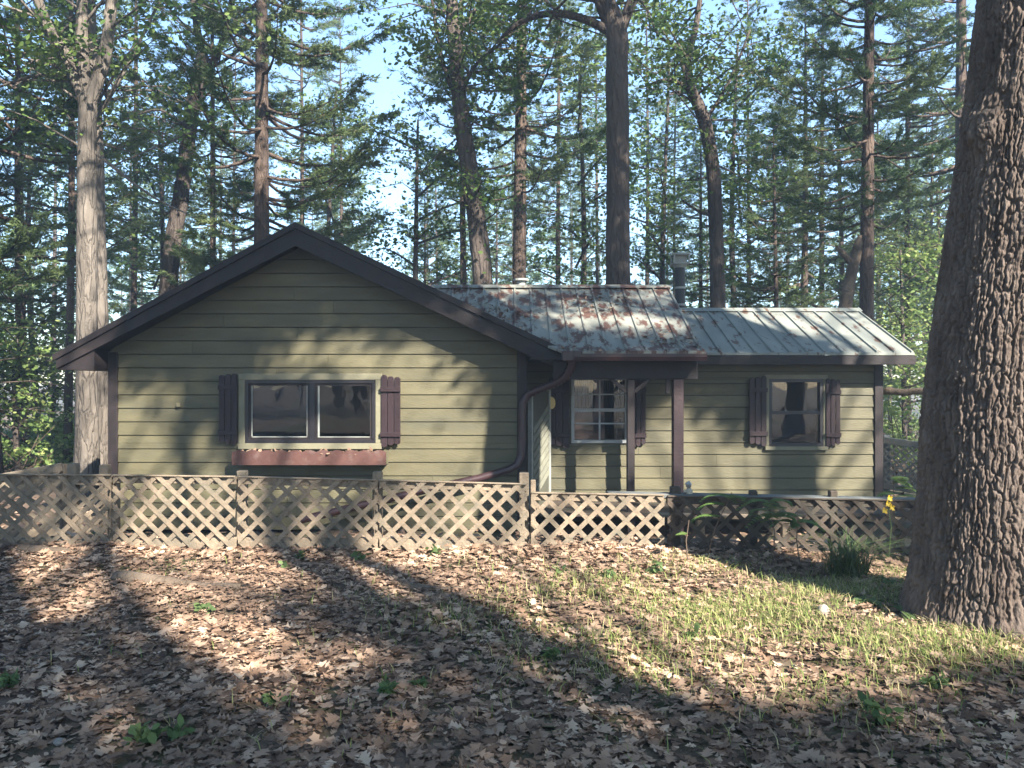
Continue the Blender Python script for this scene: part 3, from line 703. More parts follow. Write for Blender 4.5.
V, Fc, cxs, Yt = big_trunk()
oroot = (float(cxs[10]), Yt, g(cxs[10], Yt))
oak = empty('oak_tree', oroot, 'huge furrowed oak trunk in the right foreground, cut by the frame edge', 'tree')
me = np_mesh('trunk', V-np.array(oroot), Fc, 4); me.polygons.foreach_set('use_smooth', [True]*len(me.polygons))
link('trunk', me, M['oakbark'], oak)

# ------------------------------------------------------------------ foliage generators
def unit(v): return v/np.maximum(np.linalg.norm(v, axis=-1, keepdims=True), 1e-6)
def needle_mesh(name, C, Dv, nper=9, L=.13, w=.018, spread=.75):
    n = len(C); C = np.repeat(C, nper, 0); Dv = np.repeat(Dv, nper, 0)
    d = unit(Dv+rng.normal(0, spread, C.shape)*np.array([1, 1, .8])); l = L*rng.uniform(.6, 1.25, (len(C), 1))
    s = unit(np.cross(d, rng.normal(size=C.shape)))*w*.5
    b = C+rng.normal(0, .02, C.shape)
    V = np.stack([b-s, b+s, b+d*l], 1).reshape(-1, 3); return np_mesh(name, V, np.arange(len(V)), 3)
def leaf_mesh(name, C, size=.10, flat=.6, droop=.3):
    n = len(C); nrm = unit(rng.normal(0, 1, (n, 3))*np.array([flat, flat, .5])+np.array([0, 0, .9])); a = unit(np.cross(nrm, rng.normal(size=(n, 3)))); a[:, 2] -= droop*rng.random(n); a = unit(a)
    b = unit(np.cross(nrm, a)); s = size*rng.uniform(.6, 1.3, (n, 1)); wv = b*s*.30
    p0 = C; tip = C+a*s; m1 = C+a*s*.35+nrm*s*.05; m2 = C+a*s*.7
    V = np.stack([p0, m1-wv, m2-wv*.85, tip, m2+wv*.85, m1+wv], 1).reshape(-1, 3)
    return np_mesh(name, V, np.arange(len(V)), 6)
def pine_parts(seed, H, zc, rmax, r0, dens=1.0, dead=True, gap=.45, nneed=8, L=.14, w=.02, top_round=True, wscale=1.0):
    r = np.random.default_rng(seed); py = random.Random(seed); mb = MB()
    nseg = 16; lx = r.uniform(-.12, .12); pts = []; rad = []
    for i in range(nseg+1):
        t = i/nseg; pts.append((lx*math.sin(t*3), .1*math.sin(t*2.3+seed), -.15+t*H)); rad.append(r0*(1-t)**.8+.012+(.35*r0*math.exp(-t*H/.35)))
    mb.tube(pts, rad, 10, .08, seed)
    C = []; Dv = []; z = zc
    def axis_at(zq):
        t = zq/H; return np.array([lx*math.sin(t*3), .1*math.sin(t*2.3+seed), zq])
    if dead:
        zz = 1.6
        while zz < zc+2:
            for _ in range(py.randint(1, 3)):
                a = py.uniform(0, 6.28); Ld = py.uniform(.4, 1.8); o = axis_at(zz); e = o+np.array([math.cos(a)*Ld, math.sin(a)*Ld, py.uniform(-.1, .25)]); m_ = (o+e)/2+np.array([0, 0, .08])
                mb.tube([tuple(o), tuple(m_), tuple(e)], [.016, .010, .004], 4)
                if py.random() < .5:
                    e2 = m_+np.array([math.cos(a+.8)*.4, math.sin(a+.8)*.4, .05]); mb.tube([tuple(m_), tuple(e2)], [.007, .003], 3)
            zz += py.uniform(.25, .7)
    while z < H-.2:
        t = (z-zc)/(H-zc); prof = (1-t)**.75*min(1, .55+t*2.5)
        for _ in range(py.randint(3, 5)):
            a = py.uniform(0, 6.28); Lb = rmax*prof*py.uniform(.55, 1.15)+.3; o = axis_at(z+py.uniform(-.12, .12)); up = py.uniform(-.05, .25)+.5*t
            n = 7; pl = []
            da = py.uniform(-.25, .25)
            for i in range(n+1):
                s = i/n; aa = a+da*s; pl.append(o+np.array([math.cos(aa)*Lb*s, math.sin(aa)*Lb*s, Lb*(up*s-.16*math.sin(s*math.pi)+.10*s*s)]))
            mb.tube([tuple(p) for p in pl], [max(.004, (.012+.011*Lb)*(1-i/n)+.003) for i in range(n+1)], 4, cap=False)
            # twigs
            nt = int(Lb*6*dens)+2
            for k in range(nt):
                s = py.uniform(.30, 1.0); i = min(int(s*n), n-1); base = pl[i]+(pl[i+1]-pl[i])*(s*n-i); dirb = pl[i+1]-pl[i]; ab = math.atan2(dirb[1], dirb[0])+py.choice((-1, 1))*py.uniform(.3, 1.1)
                Lt = py.uniform(.18, .55)*(1.25-.5*s)
                d = np.array([math.cos(ab), math.sin(ab), py.uniform(-.05, .35)])
                m_ = max(2, int(Lt/.10))
                for q in range(1, m_+1):
                    C.append(base+d*Lt*q/m_); Dv.append(d)
                if py.random() < .35: mb.tube([tuple(base), tuple(base+d*Lt)], [.006, .003], 3, cap=False)
        z += gap*py.uniform(.6, 1.4)
    C = np.array(C); Dv = np.array(Dv)
    me = bpy.data.meshes.new('trunk'); me.from_pydata([tuple(v) for v in mb.v], [], mb.f); me.polygons.foreach_set('use_smooth', [True]*len(me.polygons)); me.materials.append(M['pinebark'])
    fm = needle_mesh('crown', C, Dv, nneed, L, w); fm.materials.append(M['needles'])
    return me, fm
PINE = {}
PINE['tall'] = pine_parts(1, 22, 4.5, 3.6, .21, 1.3, nneed=14, w=.026)
PINE['tall2'] = pine_parts(2, 23, 6.5, 3.2, .19, 1.2, nneed=14, w=.026)
PINE['pole'] = pine_parts(3, 19, 7.0, 1.9, .10, .9, nneed=11)
PINE['pole2'] = pine_parts(4, 17, 5.0, 1.7, .085, .9, nneed=11)
PINE['bushy'] = pine_parts(5, 12, 1.2, 2.7, .11, 1.3, dead=False, gap=.36, nneed=12)
PINE['bushy2'] = pine_parts(6, 15, 2.4, 3.2, .14, 1.2, dead=True, gap=.38, nneed=12)
def pine(px, Yd, proto, label, s=1.0, rz=None, lean=(0, 0), group='pines behind the cabin', sw=None):
    x = (px-512)*Yd/F; o = empty('pine_tree', (x, Yd, g(x, Yd)), label, 'tree', group, rz if rz is not None else rnd.uniform(0, 6.28))
    o.rotation_euler = (R(lean[0]), R(lean[1]), o.rotation_euler[2]); o.scale = (sw or s, sw or s, s)
    link('trunk', PINE[proto][0], None, o); link('crown', PINE[proto][1], None, o); return o
# ---- broadleaf trees with their own limbs
def broadleaf(name, label, trunk, limbs, ntwig=40, leaves=26, crad=.55, m=M['bark'], seed=0, lsize=.11, zmin=4.0, tw=(1.2, 2.6), group=None, leafm=None, trunk_leaves=0):
    """trunk / limbs: lists of (Vector, radius); twigs sprout from limbs, leaf clumps at the twigs"""
    py = random.Random(seed); base = trunk[0][0]; mb = MB(); root = empty(name, base, label, 'tree', group)
    def smooth_path(pr, k=5):
        P_ = [p for p, _ in pr]; R_ = [r for _, r in pr]; out = []; ro = []
        for i in range(len(P_)-1):
            p0 = P_[max(i-1, 0)]; p1 = P_[i]; p2 = P_[i+1]; p3 = P_[min(i+2, len(P_)-1)]
            for j in range(k):
                t = j/k; t2 = t*t; t3 = t2*t
                out.append(.5*((2*p1)+(p2-p0)*t+(2*p0-5*p1+4*p2-p3)*t2+(3*p1-p0-3*p2+p3)*t3)); ro.append(R_[i]+(R_[i+1]-R_[i])*t)
        out.append(P_[-1]); ro.append(R_[-1]); return out, ro
    paths = []
    tp, tr_ = smooth_path(trunk, 8); mb.tube(tp, tr_, 14, .10, seed)
    for lm in limbs: lp, lr = smooth_path(lm); mb.tube(lp, lr, 8, .10, seed); paths.append((lp, lr))
    C = []
    src = [(p, r) for lp, lr in paths for p, r in zip(lp[2:], lr[2:]) if p.z > zmin] or [(tp[-1], .05)]
    hi = [(p, r) for p, r in zip(tp, tr_) if p.z > zmin]
    for i in range(ntwig):
        p, r0 = py.choice(src if (py.random() < .75 or not hi) else hi); a = py.uniform(0, 6.28); L_ = py.uniform(*tw); d = Vector((math.cos(a), math.sin(a), py.uniform(-.3, .8))).normalized()
        q1 = p+d*L_*.5+Vector((0, 0, .15)); q2 = p+d*L_+Vector((py.uniform(-.3, .3), py.uniform(-.3, .3), py.uniform(-.2, .3)))
        mb.tube([p, q1, q2], [min(r0*.5, .03), .014, .005], 4, cap=False)
        for c_ in (q2, q1.lerp(q2, .5), q1):
            n = int(leaves*py.uniform(.5, 1.3)); C.append(np.array(c_)+rng.normal(0, 1, (n, 3))*np.array([crad, crad, crad*.5])*py.uniform(.35, .75))
    for i in range(trunk_leaves):
        p, r0 = py.choice([(p, r) for p, r in zip(tp, tr_) if p.z > 2.5]); a = py.uniform(0, 6.28); q = p+Vector((math.cos(a)*.45, math.sin(a)*.45, .1)); mb.tube([p, q], [.01, .004], 3)
        C.append(np.array(q)+rng.normal(0, .15, (14, 3)))
    C = np.concatenate(C)-np.array(base)
    mb.build('trunk', m, root, smooth=True)
    fm = leaf_mesh('crown', C, lsize); link('crown', fm, leafm or M['oakleaf'], root); return root
def path(lst, Yd, rs):
    out = []
    for (px, py_), r in zip(lst, rs): out.append((P(px, py_, Yd), r))
    return out
def ground_path(lst, Yd, rs):
    o = path(lst, Yd, rs); p, r = o[0]; o[0] = (Vector((p.x, p.y, g(p.x, p.y)-.1)), r); return o
# tree 1: pale lit forked trunk, left of cabin
Yd = 13.5
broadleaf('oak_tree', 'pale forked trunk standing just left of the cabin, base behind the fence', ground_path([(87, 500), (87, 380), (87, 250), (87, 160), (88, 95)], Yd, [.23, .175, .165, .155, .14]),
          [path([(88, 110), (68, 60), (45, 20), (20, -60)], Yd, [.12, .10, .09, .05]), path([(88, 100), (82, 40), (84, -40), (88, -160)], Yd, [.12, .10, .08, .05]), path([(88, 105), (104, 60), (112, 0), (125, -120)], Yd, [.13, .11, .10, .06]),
           path([(92, 150), (150, 195), (190, 215)], Yd, [.035, .02, .01]), path([(84, 80), (40, 75), (-10, 90)], Yd, [.04, .03, .015])], 46, 26, .6, seed=1, zmin=5.2, m=M['sunlitbark'])
x1 = P(101, 400, 14.2)
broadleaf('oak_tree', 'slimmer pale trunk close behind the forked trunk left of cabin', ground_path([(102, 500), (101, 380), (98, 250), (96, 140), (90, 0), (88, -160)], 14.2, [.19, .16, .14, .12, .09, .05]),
          [path([(96, 120), (130, 60), (160, 0)], 14.2, [.05, .035, .02]), path([(92, 40), (60, -20), (30, -90)], 14.2, [.05, .035, .02])], 20, 22, .6, seed=2, zmin=6, m=M['sunlitbark'])
# tree 2 leaning dark double trunk
broadleaf('oak_tree', 'dark leaning trunk that forks above the left roof slope', ground_path([(160, 430), (170, 270), (182, 190), (192, 110), (203, 55)], 19, [.26, .20, .18, .17, .15]),
          [path([(192, 120), (205, 80), (226, 30), (240, -60)], 19, [.11, .10, .08, .05]), path([(203, 60), (196, 20), (188, -60), (180, -160)], 19, [.10, .09, .07, .04]), path([(200, 70), (225, 60), (262, 28), (300, -20)], 19, [.05, .04, .03, .015]),
           path([(190, 130), (160, 110), (130, 118)], 19, [.04, .03, .02])], 40, 24, .6, seed=3, zmin=7)
# tree 4 leafy trunk left of the porch ridge
broadleaf('oak_tree', 'leafy leaning trunk rising behind the left end of the porch roof', ground_path([(496, 420), (483, 285), (474, 200), (462, 120), (455, 50), (448, -60), (440, -200)], 17, [.27, .22, .20, .18, .15, .12, .06]),
          [path([(462, 110), (445, 70), (435, 20), (425, -60)], 17, [.06, .05, .04, .02]), path([(460, 90), (480, 60), (505, 40), (540, 0)], 17, [.05, .04, .03, .02]), path([(468, 160), (445, 150), (425, 170)], 17, [.03, .02, .01]), path([(455, 40), (480, 0), (500, -60)], 17, [.06, .04, .02])],
          62, 30, .55, seed=4, zmin=4.2, tw=(.8, 1.9), trunk_leaves=26)
# tree 5 big straight trunk with arching bough
broadleaf('oak_tree', 'thick straight dark trunk behind the porch roof with arching bough to the left', ground_path([(620, 420), (618, 285), (618, 180), (617, 80), (616, 30), (600, -20), (590, -120)], 15, [.30, .232, .222, .215, .21, .15, .09]),
          [path([(612, 34), (596, 24), (565, 14), (535, 16), (512, 28), (496, 44)], 15, [.10, .085, .075, .065, .045, .015]), path([(552, 14), (549, 24), (545, 30)], 15, [.03, .02, .01]), path([(612, 34), (603, 12), (590, -20), (560, -90)], 15, [.10, .10, .09, .06]), path([(617, 40), (640, -20), (670, -100)], 15, [.12, .09, .05])],
          30, 26, .6, seed=5, zmin=8.6)
# tree 6 bent trunk
broadleaf('oak_tree', 'dark trunk with crooked top behind the gap between the two metal roofs', ground_path([(722, 420), (718, 305), (716, 230), (713, 170), (704, 120), (690, 88)], 18, [.23, .175, .165, .16, .15, .12]),
          [path([(695, 98), (684, 86), (668, 80), (645, 86)], 18, [.09, .06, .05, .025]), path([(692, 92), (688, 60), (697, 20), (706, -50)], 18, [.10, .09, .07, .04]), path([(688, 84), (676, 50), (655, 30), (640, -20)], 18, [.05, .04, .03, .02]), path([(714, 215), (700, 212), (682, 200)], 18, [.05, .04, .02]), path([(706, 120), (730, 80), (750, 30)], 18, [.05, .035, .02])],
          58, 30, .6, seed=6, zmin=6, trunk_leaves=16)
# broken snag
mb = MB(); pts = [P(842, 380, 17), P(845, 308, 17), P(850, 280, 17), P(857, 250, 17), P(861, 236, 17)]; pts[0].z = g(pts[0].x, 17)-.1; sg = empty('dead_tree', pts[0]+Vector((0, 0, .1)), 'leaning broken snag left of the straight pine behind the wing roof', 'dead tree')
mb.tube(pts, [.18, .15, .13, .11, .07], 10, .15, 5); mb.tube([P(850, 262, 17), P(842, 252, 17), P(836, 247, 17)], [.08, .06, .04], 8); mb.build('trunk', M['deadlog'], sg, smooth=True)
# pines
plist = [
 (262, 18, 'tall', 'reddish pine trunk rising behind the gable peak', 1.0, 0.4), (521, 20, 'tall2', 'straight dark pine behind the vent pipe on the porch roof', 1.05, 2),
 (869, 17, 'tall2', 'straight pine rising above the right end of the wing roof', .85, 1.2), (908, 24, 'pole', 'thin pine pole between wing roof and the foreground oak', 1.0, .3),
 (132, 24, 'pole', 'slim pine pole just right of the forked pale trunk', 1.0, 2.2), (211, 21, 'pole', 'slim pine in front of the dark leaning trunk', .9, 4.0),
 (236, 33, 'pole2', 'thin distant pine left of the reddish pine behind the gable', 1.0, 5.0), (65, 18, 'pole2', 'slim dark pine left of the pale forked trunk', 1.0, 1.0),
 (339, 34, 'pole', 'thin far pine just right of the gable peak', 1.0, 3.3), (424, 27, 'bushy2', 'young leafy pine above the right slope of the gable roof', .62, 3.9),
 (466, 22, 'pole', 'narrow pine hugging the left side of the leafy leaning trunk', 1.0, 5.2), (558, 27, 'pole', 'thin pine pole between the vent pipe and thick straight trunk', 1.0, .9),
 (596, 30, 'pole2', 'very thin pine just left of the thick straight trunk', 1.0, 1.9), (645, 31, 'pole', 'thin pine pole right of the thick straight trunk', 1.0, 2.9),
 (677, 33, 'pole2', 'thin pine pole directly behind the chimney pipe', 1.0, 3.1), (750, 30, 'pole', 'slim pine right of the crooked trunk behind the wing', 1.0, 4.2),
 (803, 24, 'bushy2', 'dark bushy pine behind the middle of the wing roof', .95, 5.1), (823, 27, 'pole', 'dark slim pine between the bushy pine and the broken snag', 1.0, .2),
 (776, 22, 'bushy', 'dark dense young pine behind the wing roof, left of centre', .8, 1.4), (22, 20, 'bushy2', 'dark dense pine at the left edge above the sunny shrubs', 1.0, 2.5),
 (-8, 15, 'tall', 'dark pine trunk cut by the left edge of the frame', .9, 3.0), (-60, 19, 'bushy', 'bushy pine hanging in from beyond the left edge', 1.05, 3.5),
 (930, 28, 'bushy', 'sunlit young pine seen left of the foreground oak', 1.0, 4.4), (960, 21, 'tall', 'tall pine hidden partly by the foreground oak', 1.0, 5.4), (880, 33, 'bushy2', 'sunlit bushy pine beyond the right end of the wing', 1.0, .8),
 (165, 30, 'bushy2', 'hazy bushy pine behind the left roof slope', .9, 1.7), (300, 27, 'pole', 'bluish pine right behind the gable peak', 1.0, 3.7), (495, 36, 'bushy2', 'hazy pine left of the vent pipe far behind the porch', .8, 4.7),
 (700, 27, 'bushy2', 'bushy pine left of the crooked trunk behind the chimney', .75, 5.7), (1080, 24, 'tall2', 'pine standing behind the foreground oak at the frame edge', 1.0, .5),
]
for px, Yd, pr, lab, s, rz in plist: pine(px, Yd, pr, lab, s, rz)

# ---- far wood, one mass
def instances_mesh(name, protos, places):
    Vs = []; Fs = []; off = 0
    arr = []
    for me in protos:
        co = np.empty(len(me.vertices)*3, np.float32); me.vertices.foreach_get('co', co); arr.append(co.reshape(-1, 3))
    for (x, y, z, s, a, k) in places:
        c, s_ = math.cos(a), math.sin(a); v = arr[k]; Vs.append(np.stack([(v[:, 0]*c-v[:, 1]*s_)*s+x, (v[:, 0]*s_+v[:, 1]*c)*s+y, v[:, 2]*s+z], -1))
    V = np.concatenate(Vs); return np_mesh(name, V, np.arange(len(V)), 3)
fp = [pine_parts(20+i, 18+i, 5.5+i*1.2, 2.7, .13, .42, dead=False, gap=.62, nneed=5, L=.34, w=.05) for i in range(3)]
places = []; tb = MB()
for i in range(74):
    d = rnd.uniform(42, 85); a = rnd.uniform(-.78, .78); x = d*math.tan(a) if abs(a) < .8 else 0; y = d
    s = rnd.uniform(.75, 1.15)
    if abs(512+F*math.tan(a)-388) < 34: continue
    z = g(x, y); places.append((x, y, z, s, rnd.uniform(0, 6.28), rnd.randrange(3)))
    tb.tube([(x, y, z-.2), (x+rnd.uniform(-.3, .3), y, z+18*s)], [.17*s, .03], 6)
fw = link('far_forest', instances_mesh('far_forest', [f[1] for f in fp], places), M['needles']); tag(fw, 'hazy far pines glimpsed between the nearer trunks', 'forest', kind='stuff')
tb.build('trunks', M['pinebark'], fw)

places = []; tb = MB()
for i in range(120):
    a = rnd.uniform(-2.0, 2.0); d = rnd.uniform(26, 58) if abs(a-.61) > .55 else rnd.uniform(38, 58); x = d*math.sin(a); y = -d*math.cos(a); s = rnd.uniform(.7, .95)
    sa = math.atan2(x, -y)
    if abs(sa-.61) < .55: s *= .75; 
    if y > 25: continue
    z = g(x, y); places.append((x, y, z, s, rnd.uniform(0, 6.28), rnd.randrange(3))); tb.tube([(x, y, z-.2), (x, y, z+18*s)], [.2*s, .03], 6)
fw = link('far_forest', instances_mesh('far_forest_behind', [f[1] for f in fp], places), M['needles']); tag(fw, 'pine wood closing off the clearing behind the viewer', 'forest', kind='stuff')
tb.build('trunks', M['pinebark'], fw)
for i, (px, Yd_, top, lab) in enumerate([(18, 17, 350, 'sunlit light green sapling at the left edge beyond the fence'), (48, 21, 330, 'light green young maple left of the pale forked trunk'), (-30, 19, 310, 'light green young maple hanging in at the left edge'),
        (905, 19, 250, 'sunlit light green young maple just right of the wing'), (938, 24, 180, 'taller sunlit maple seen beside the oak trunk'), (890, 27, 230, 'pale green maple behind the wing corner, farther off'), (985, 22, 140, 'sunlit maple mostly hidden by the foreground oak')]):
    b = P(px, 440, Yd_); b.z = g(b.x, b.y)-.05; t_ = P(px+rnd.uniform(-6, 6), top, Yd_); m1 = b.lerp(t_, .5)+Vector((rnd.uniform(-.2, .2), 0, 0))
    lm = []
    for k_ in range(7):
        q = b.lerp(t_, .25+.1*k_); a = rnd.uniform(0, 6.28); L_ = rnd.uniform(.8, 1.7); lm.append([(q, .03), (q+Vector((math.cos(a)*L_*.5, math.sin(a)*L_*.5, .3)), .02), (q+Vector((math.cos(a)*L_, math.sin(a)*L_, .5)), .01)])
    broadleaf('maple_tree', lab, [(b, .07), (m1, .05), (t_, .02)], lm, 46, 24, .6, seed=40+i, zmin=.8, tw=(.5, 1.3), leafm=M['shrub'])
for i, (px, Yd_, top, lab) in enumerate([(415, 22, 120, 'leafy young oak seen above the right gable slope'), (330, 25, 90, 'hazy leafy tree above the gable peak'), (575, 23, 70, 'leafy young tree between vent pipe and thick straight trunk'), (662, 25, 60, 'leafy young tree just right of the thick straight trunk'),
        (745, 23, 40, 'leafy tree right of the crooked trunk'), (150, 24, 120, 'leafy tree above the left roof slope, right of the forked trunk'), (840, 25, 80, 'leafy tree behind the straight pine over the wing'), (40, 24, 120, 'tall leafy tree at left, behind the slim dark pine')]):
    b = P(px, 440, Yd_); b.z = g(b.x, b.y)-.05; t_ = P(px+rnd.uniform(-10, 10), top, Yd_); m1 = b.lerp(t_, .5)+Vector((rnd.uniform(-.3, .3), 0, 0)); lm = []
    for k_ in range(9):
        q = b.lerp(t_, .35+.07*k_); a = rnd.uniform(0, 6.28); L_ = rnd.uniform(1.0, 2.2); lm.append([(q, .04), (q+Vector((math.cos(a)*L_*.5, math.sin(a)*L_*.5, .4)), .03), (q+Vector((math.cos(a)*L_, math.sin(a)*L_, .7)), .01)])
    broadleaf('oak_tree', lab, [(b, .11), (m1, .08), (t_, .03)], lm, 50, 26, .75, seed=60+i, zmin=3.2, tw=(.6, 1.6), lsize=.13)
# ---- understory shrubs
def shrub_cloud(name, label, spots, kind='stuff', mtl=None, size=.11, cat='undergrowth'):
    C = []; sb = MB()
    for (x, y, rx, h, n) in spots:
        z = g(x, y)
        k = max(6, int(n/60))
        for _ in range(k):
            c_ = np.array([x+rnd.gauss(0, rx*.5), y+rnd.gauss(0, rx*.5), z+h*rnd.uniform(.15, 1)]); C.append(c_+rng.normal(0, 1, (n//k, 3))*np.array([.35, .35, .16])*max(rx*.4, .4))
            sb.tube([(x+rnd.gauss(0, rx*.2), y, z-.05), tuple(c_)], [.015, .006], 3, cap=False)
    C = np.concatenate(C); C = C[C[:, 2] > gz(C[:, 0], C[:, 1])-.02]
    o = link(name, leaf_mesh(name, C, size), mtl or M['shrub']); tag(o, label, cat, kind=kind); sb.build('stems', M['twine'], o); return o
sp = []
for i in range(70):
    y = rnd.uniform(15, 30); x = -y*rnd.uniform(.42, .95); sp.append((x, y, 1.2, rnd.uniform(.5, 1.5), 420))
for i in range(50):
    y = rnd.uniform(15, 32); x = y*rnd.uniform(.42, .85); sp.append((x, y, 1.2, rnd.uniform(.5, 1.9), 420))
for i in range(60):
    y = rnd.uniform(24, 40); x = y*rnd.uniform(-.5, .5); sp.append((x, y, 1.6, rnd.uniform(.8, 2.6), 380))
shrub_cloud('undergrowth', 'sunny green undergrowth filling the woods behind the cabin', sp)

# ------------------------------------------------------------------ unseen trees, leaf clumps placed to shape the dappled shade
def hit(p):
    """where the ray from p along the sun lands, as picture position"""
    d = SD; t = (YW-p[1])/d.y; z = p[2]+d.z*t; x = p[0]+d.x*t
    if z > -.2: return 'w', 512+x*F/YW, 384-(z-CZ)*F/YW
    t = (p[2]-.03)/-d.z; x = p[0]+d.x*t; y = p[1]+d.y*t
    if y < .8: return 'n', 0, 0
    return 'g', 512+x*F/y, 384+(CZ-.03)*F/y
LIT_G = [(170, 570, 150, 24), (230, 640, 70, 22), (470, 572, 240, 26), (620, 590, 90, 30), (800, 632, 260, 62), (560, 640, 50, 12), (640, 710, 80, 16), (355, 660, 40, 12), (90, 725, 60, 14), (20, 600, 60, 10), (930, 660, 80, 22)]  # spots kept sunlit by leaving leaf clumps out along their rays
LIT_W = [(150, 445, 45, 42), (430, 425, 40, 70), (330, 470, 180, 25), (190, 470, 90, 22), (325, 358, 36, 4), (280, 510, 230, 40), (400, 520, 130, 50), (720, 450, 50, 50), (850, 440, 30, 55), (660, 470, 34, 40), (600, 480, 30, 26), (640, 300, 60, 14), (780, 480, 90, 22), (600, 520, 60, 30), (395, 430, 30, 40), (90, 420, 14, 120), (258, 140, 10, 50), (180, 240, 14, 40), (700, 50, 60, 60), (940, 200, 60, 120), (900, 400, 40, 60), (30, 400, 50, 70), (380, 150, 80, 60), (560, 120, 40, 60), (460, 60, 30, 60)]
LIT_B = [(13.5, 87, 420, 34, 70), (13.5, 80, 60, 50, 50), (18, 262, 150, 20, 40), (19, 180, 240, 26, 34), (17, 475, 230, 26, 34), (20, 520, 190, 24, 30), (17, 35, 400, 60, 80), (22, 905, 240, 60, 200), (27, 900, 330, 60, 140), (19, 905, 340, 50, 120), (20, 380, 150, 80, 50), (18, 700, 50, 50, 70), (15, 0, 90, 50, 40), (17, 868, 200, 20, 60), (20, 545, 110, 40, 50)]
def lit(p):
    k, a, b = hit(p)
    for (Yb, bx_, by_, rx, ry) in LIT_B:
        if p.y < Yb:
            q = p+SD*((Yb-p.y)/SD.y)
            if ((512+q.x*F/Yb-bx_)/(rx+12))**2+((384-(q.z-CZ)*F/Yb-by_)/(ry+12))**2 < 1: return True
    if p.y < 4.8:
        q = p+SD*((4.85-p.y)/SD.y)
        if 3.0 < q.x < 5.2 and -.2 < q.z < 6 and math.sin(q.z*3.1+q.x*2)+math.sin(q.z*1.3-q.x*3) > -.7: return True
    if k == 'n': return False
    for (cx_, cy_, rx, ry) in (LIT_W if k == 'w' else LIT_G):
        if ((a-cx_)/(rx+34))**2+((b-cy_)/(ry+(34 if k == 'w' else 14)))**2 < 1: return True
    return False
shade = [(4.5, -6.5, 'tall unseen shade oak behind the viewer, nearest to the cabin'), (8.5, -8.0, 'spreading unseen shade oak behind the viewer on the right'), (9.8, -9.0, 'unseen shade oak further to the right behind the viewer'),
         (6.0, -12.5, 'unseen shade oak standing well behind the viewer'), (10.6, -13.5, 'rearmost unseen shade oak behind the viewer on the right'), (15.5, -6.0, 'outer unseen shade oak on the right, level with the viewer'), (1.5, -10.0, 'unseen shade oak behind the viewer on the left')]
clumps = {i: [] for i in range(len(shade))}
tries = 0
tset = []
while tries < 3400:
    tries += 1
    # aim at a random target on wall plane / ground, step back along the ray
    if rnd.random() < .40: T = Vector((rnd.uniform(-6.5, 6.2), YW, rnd.uniform(-.3, 3.3)))
    elif rnd.random() < .12: T = Vector((rnd.uniform(-11, 11), YW, rnd.uniform(3.3, 6.5)))
    else: T = Vector((rnd.uniform(-6.5, 6.5), rnd.uniform(1.2, 8.2), 0))
    t = rnd.uniform(18, 25); p = T-SD*t
    if lit(p): continue
    i = min(range(len(shade)), key=lambda k_: (p.x-shade[k_][0])**2+(p.y-shade[k_][1])**2); clumps[i].append(p)
# taller oaks added out of frame to shade the background trees
over = [(9.5, 3.0, 'added shade oak right of the clearing beside the big furrowed one'), (8.56, -2.0, 'added shade oak at the right of the viewer'), (13.5, 4.5, 'second row added shade oak right of the clearing'), (17.5, 1.0, 'added shade oak well right of the clearing'),
        (-6.5, 3.5, 'added shade oak left of the clearing, just out of frame'), (-3.0, -3.0, 'added shade oak close behind the viewer on the left'), (14.0, 9.0, 'added shade oak right of the cabin wing, out of frame'), (21.0, 6.0, 'outermost added shade oak on the right'), (-11.0, 8.0, 'added shade oak left of the cabin, out of frame'), (3.0, -4.0, 'added shade oak directly behind the viewer')]
n0 = len(shade); shade += over
for i in range(n0, len(shade)): clumps[i] = []
tries = 0
while tries < 5200:
    tries += 1
    YT = rnd.choice((14, 17, 21)); T = Vector((rnd.uniform(-.8, .8)*YT, YT, rnd.uniform(1.5, 1.6+.52*YT)))
    nz_ = math.sin(T.x*1.1+T.z*.9)+math.sin(T.x*.53-T.z*1.3+2)+.5*math.sin(T.x*2.9+T.z*2.1)
    if nz_ > .05: continue
    zc_ = rnd.uniform(11, 22); t = (zc_-T.z)/-SD.z; p = T-SD*t
    if p.y > 11 or p.y < -6: continue
    if p.y > 0 and not (p.z > 1.6+.5*p.y+1.2 or abs(p.x) > .66*p.y+1.2): continue
    if lit(p): continue
    i = min(range(n0, len(shade)), key=lambda k_: (p.x-shade[k_][0])**2+(p.y-shade[k_][1])**2); clumps[i].append(p)
for _ in range(4200):  # overhead leaf clumps added to cut sky light, gaps left for lit spots
    p = Vector((rnd.uniform(-13, 22), rnd.uniform(-16, 12), rnd.uniform(9, 21)))
    if p.y > 0 and not (p.z > 1.6+.5*p.y+1.2 or abs(p.x) > .66*p.y+1.2): continue
    T = p+SD*((17-p.y)/SD.y)
    if math.sin(T.x*1.1+T.z*.9)+math.sin(T.x*.53-T.z*1.3+2)+.5*math.sin(T.x*2.9+T.z*2.1) > .05 and T.z > 3: continue
    if lit(p): continue
    i = min(range(len(shade)), key=lambda k_: (p.x-shade[k_][0])**2+(p.y-shade[k_][1])**2); clumps[i].append(p)
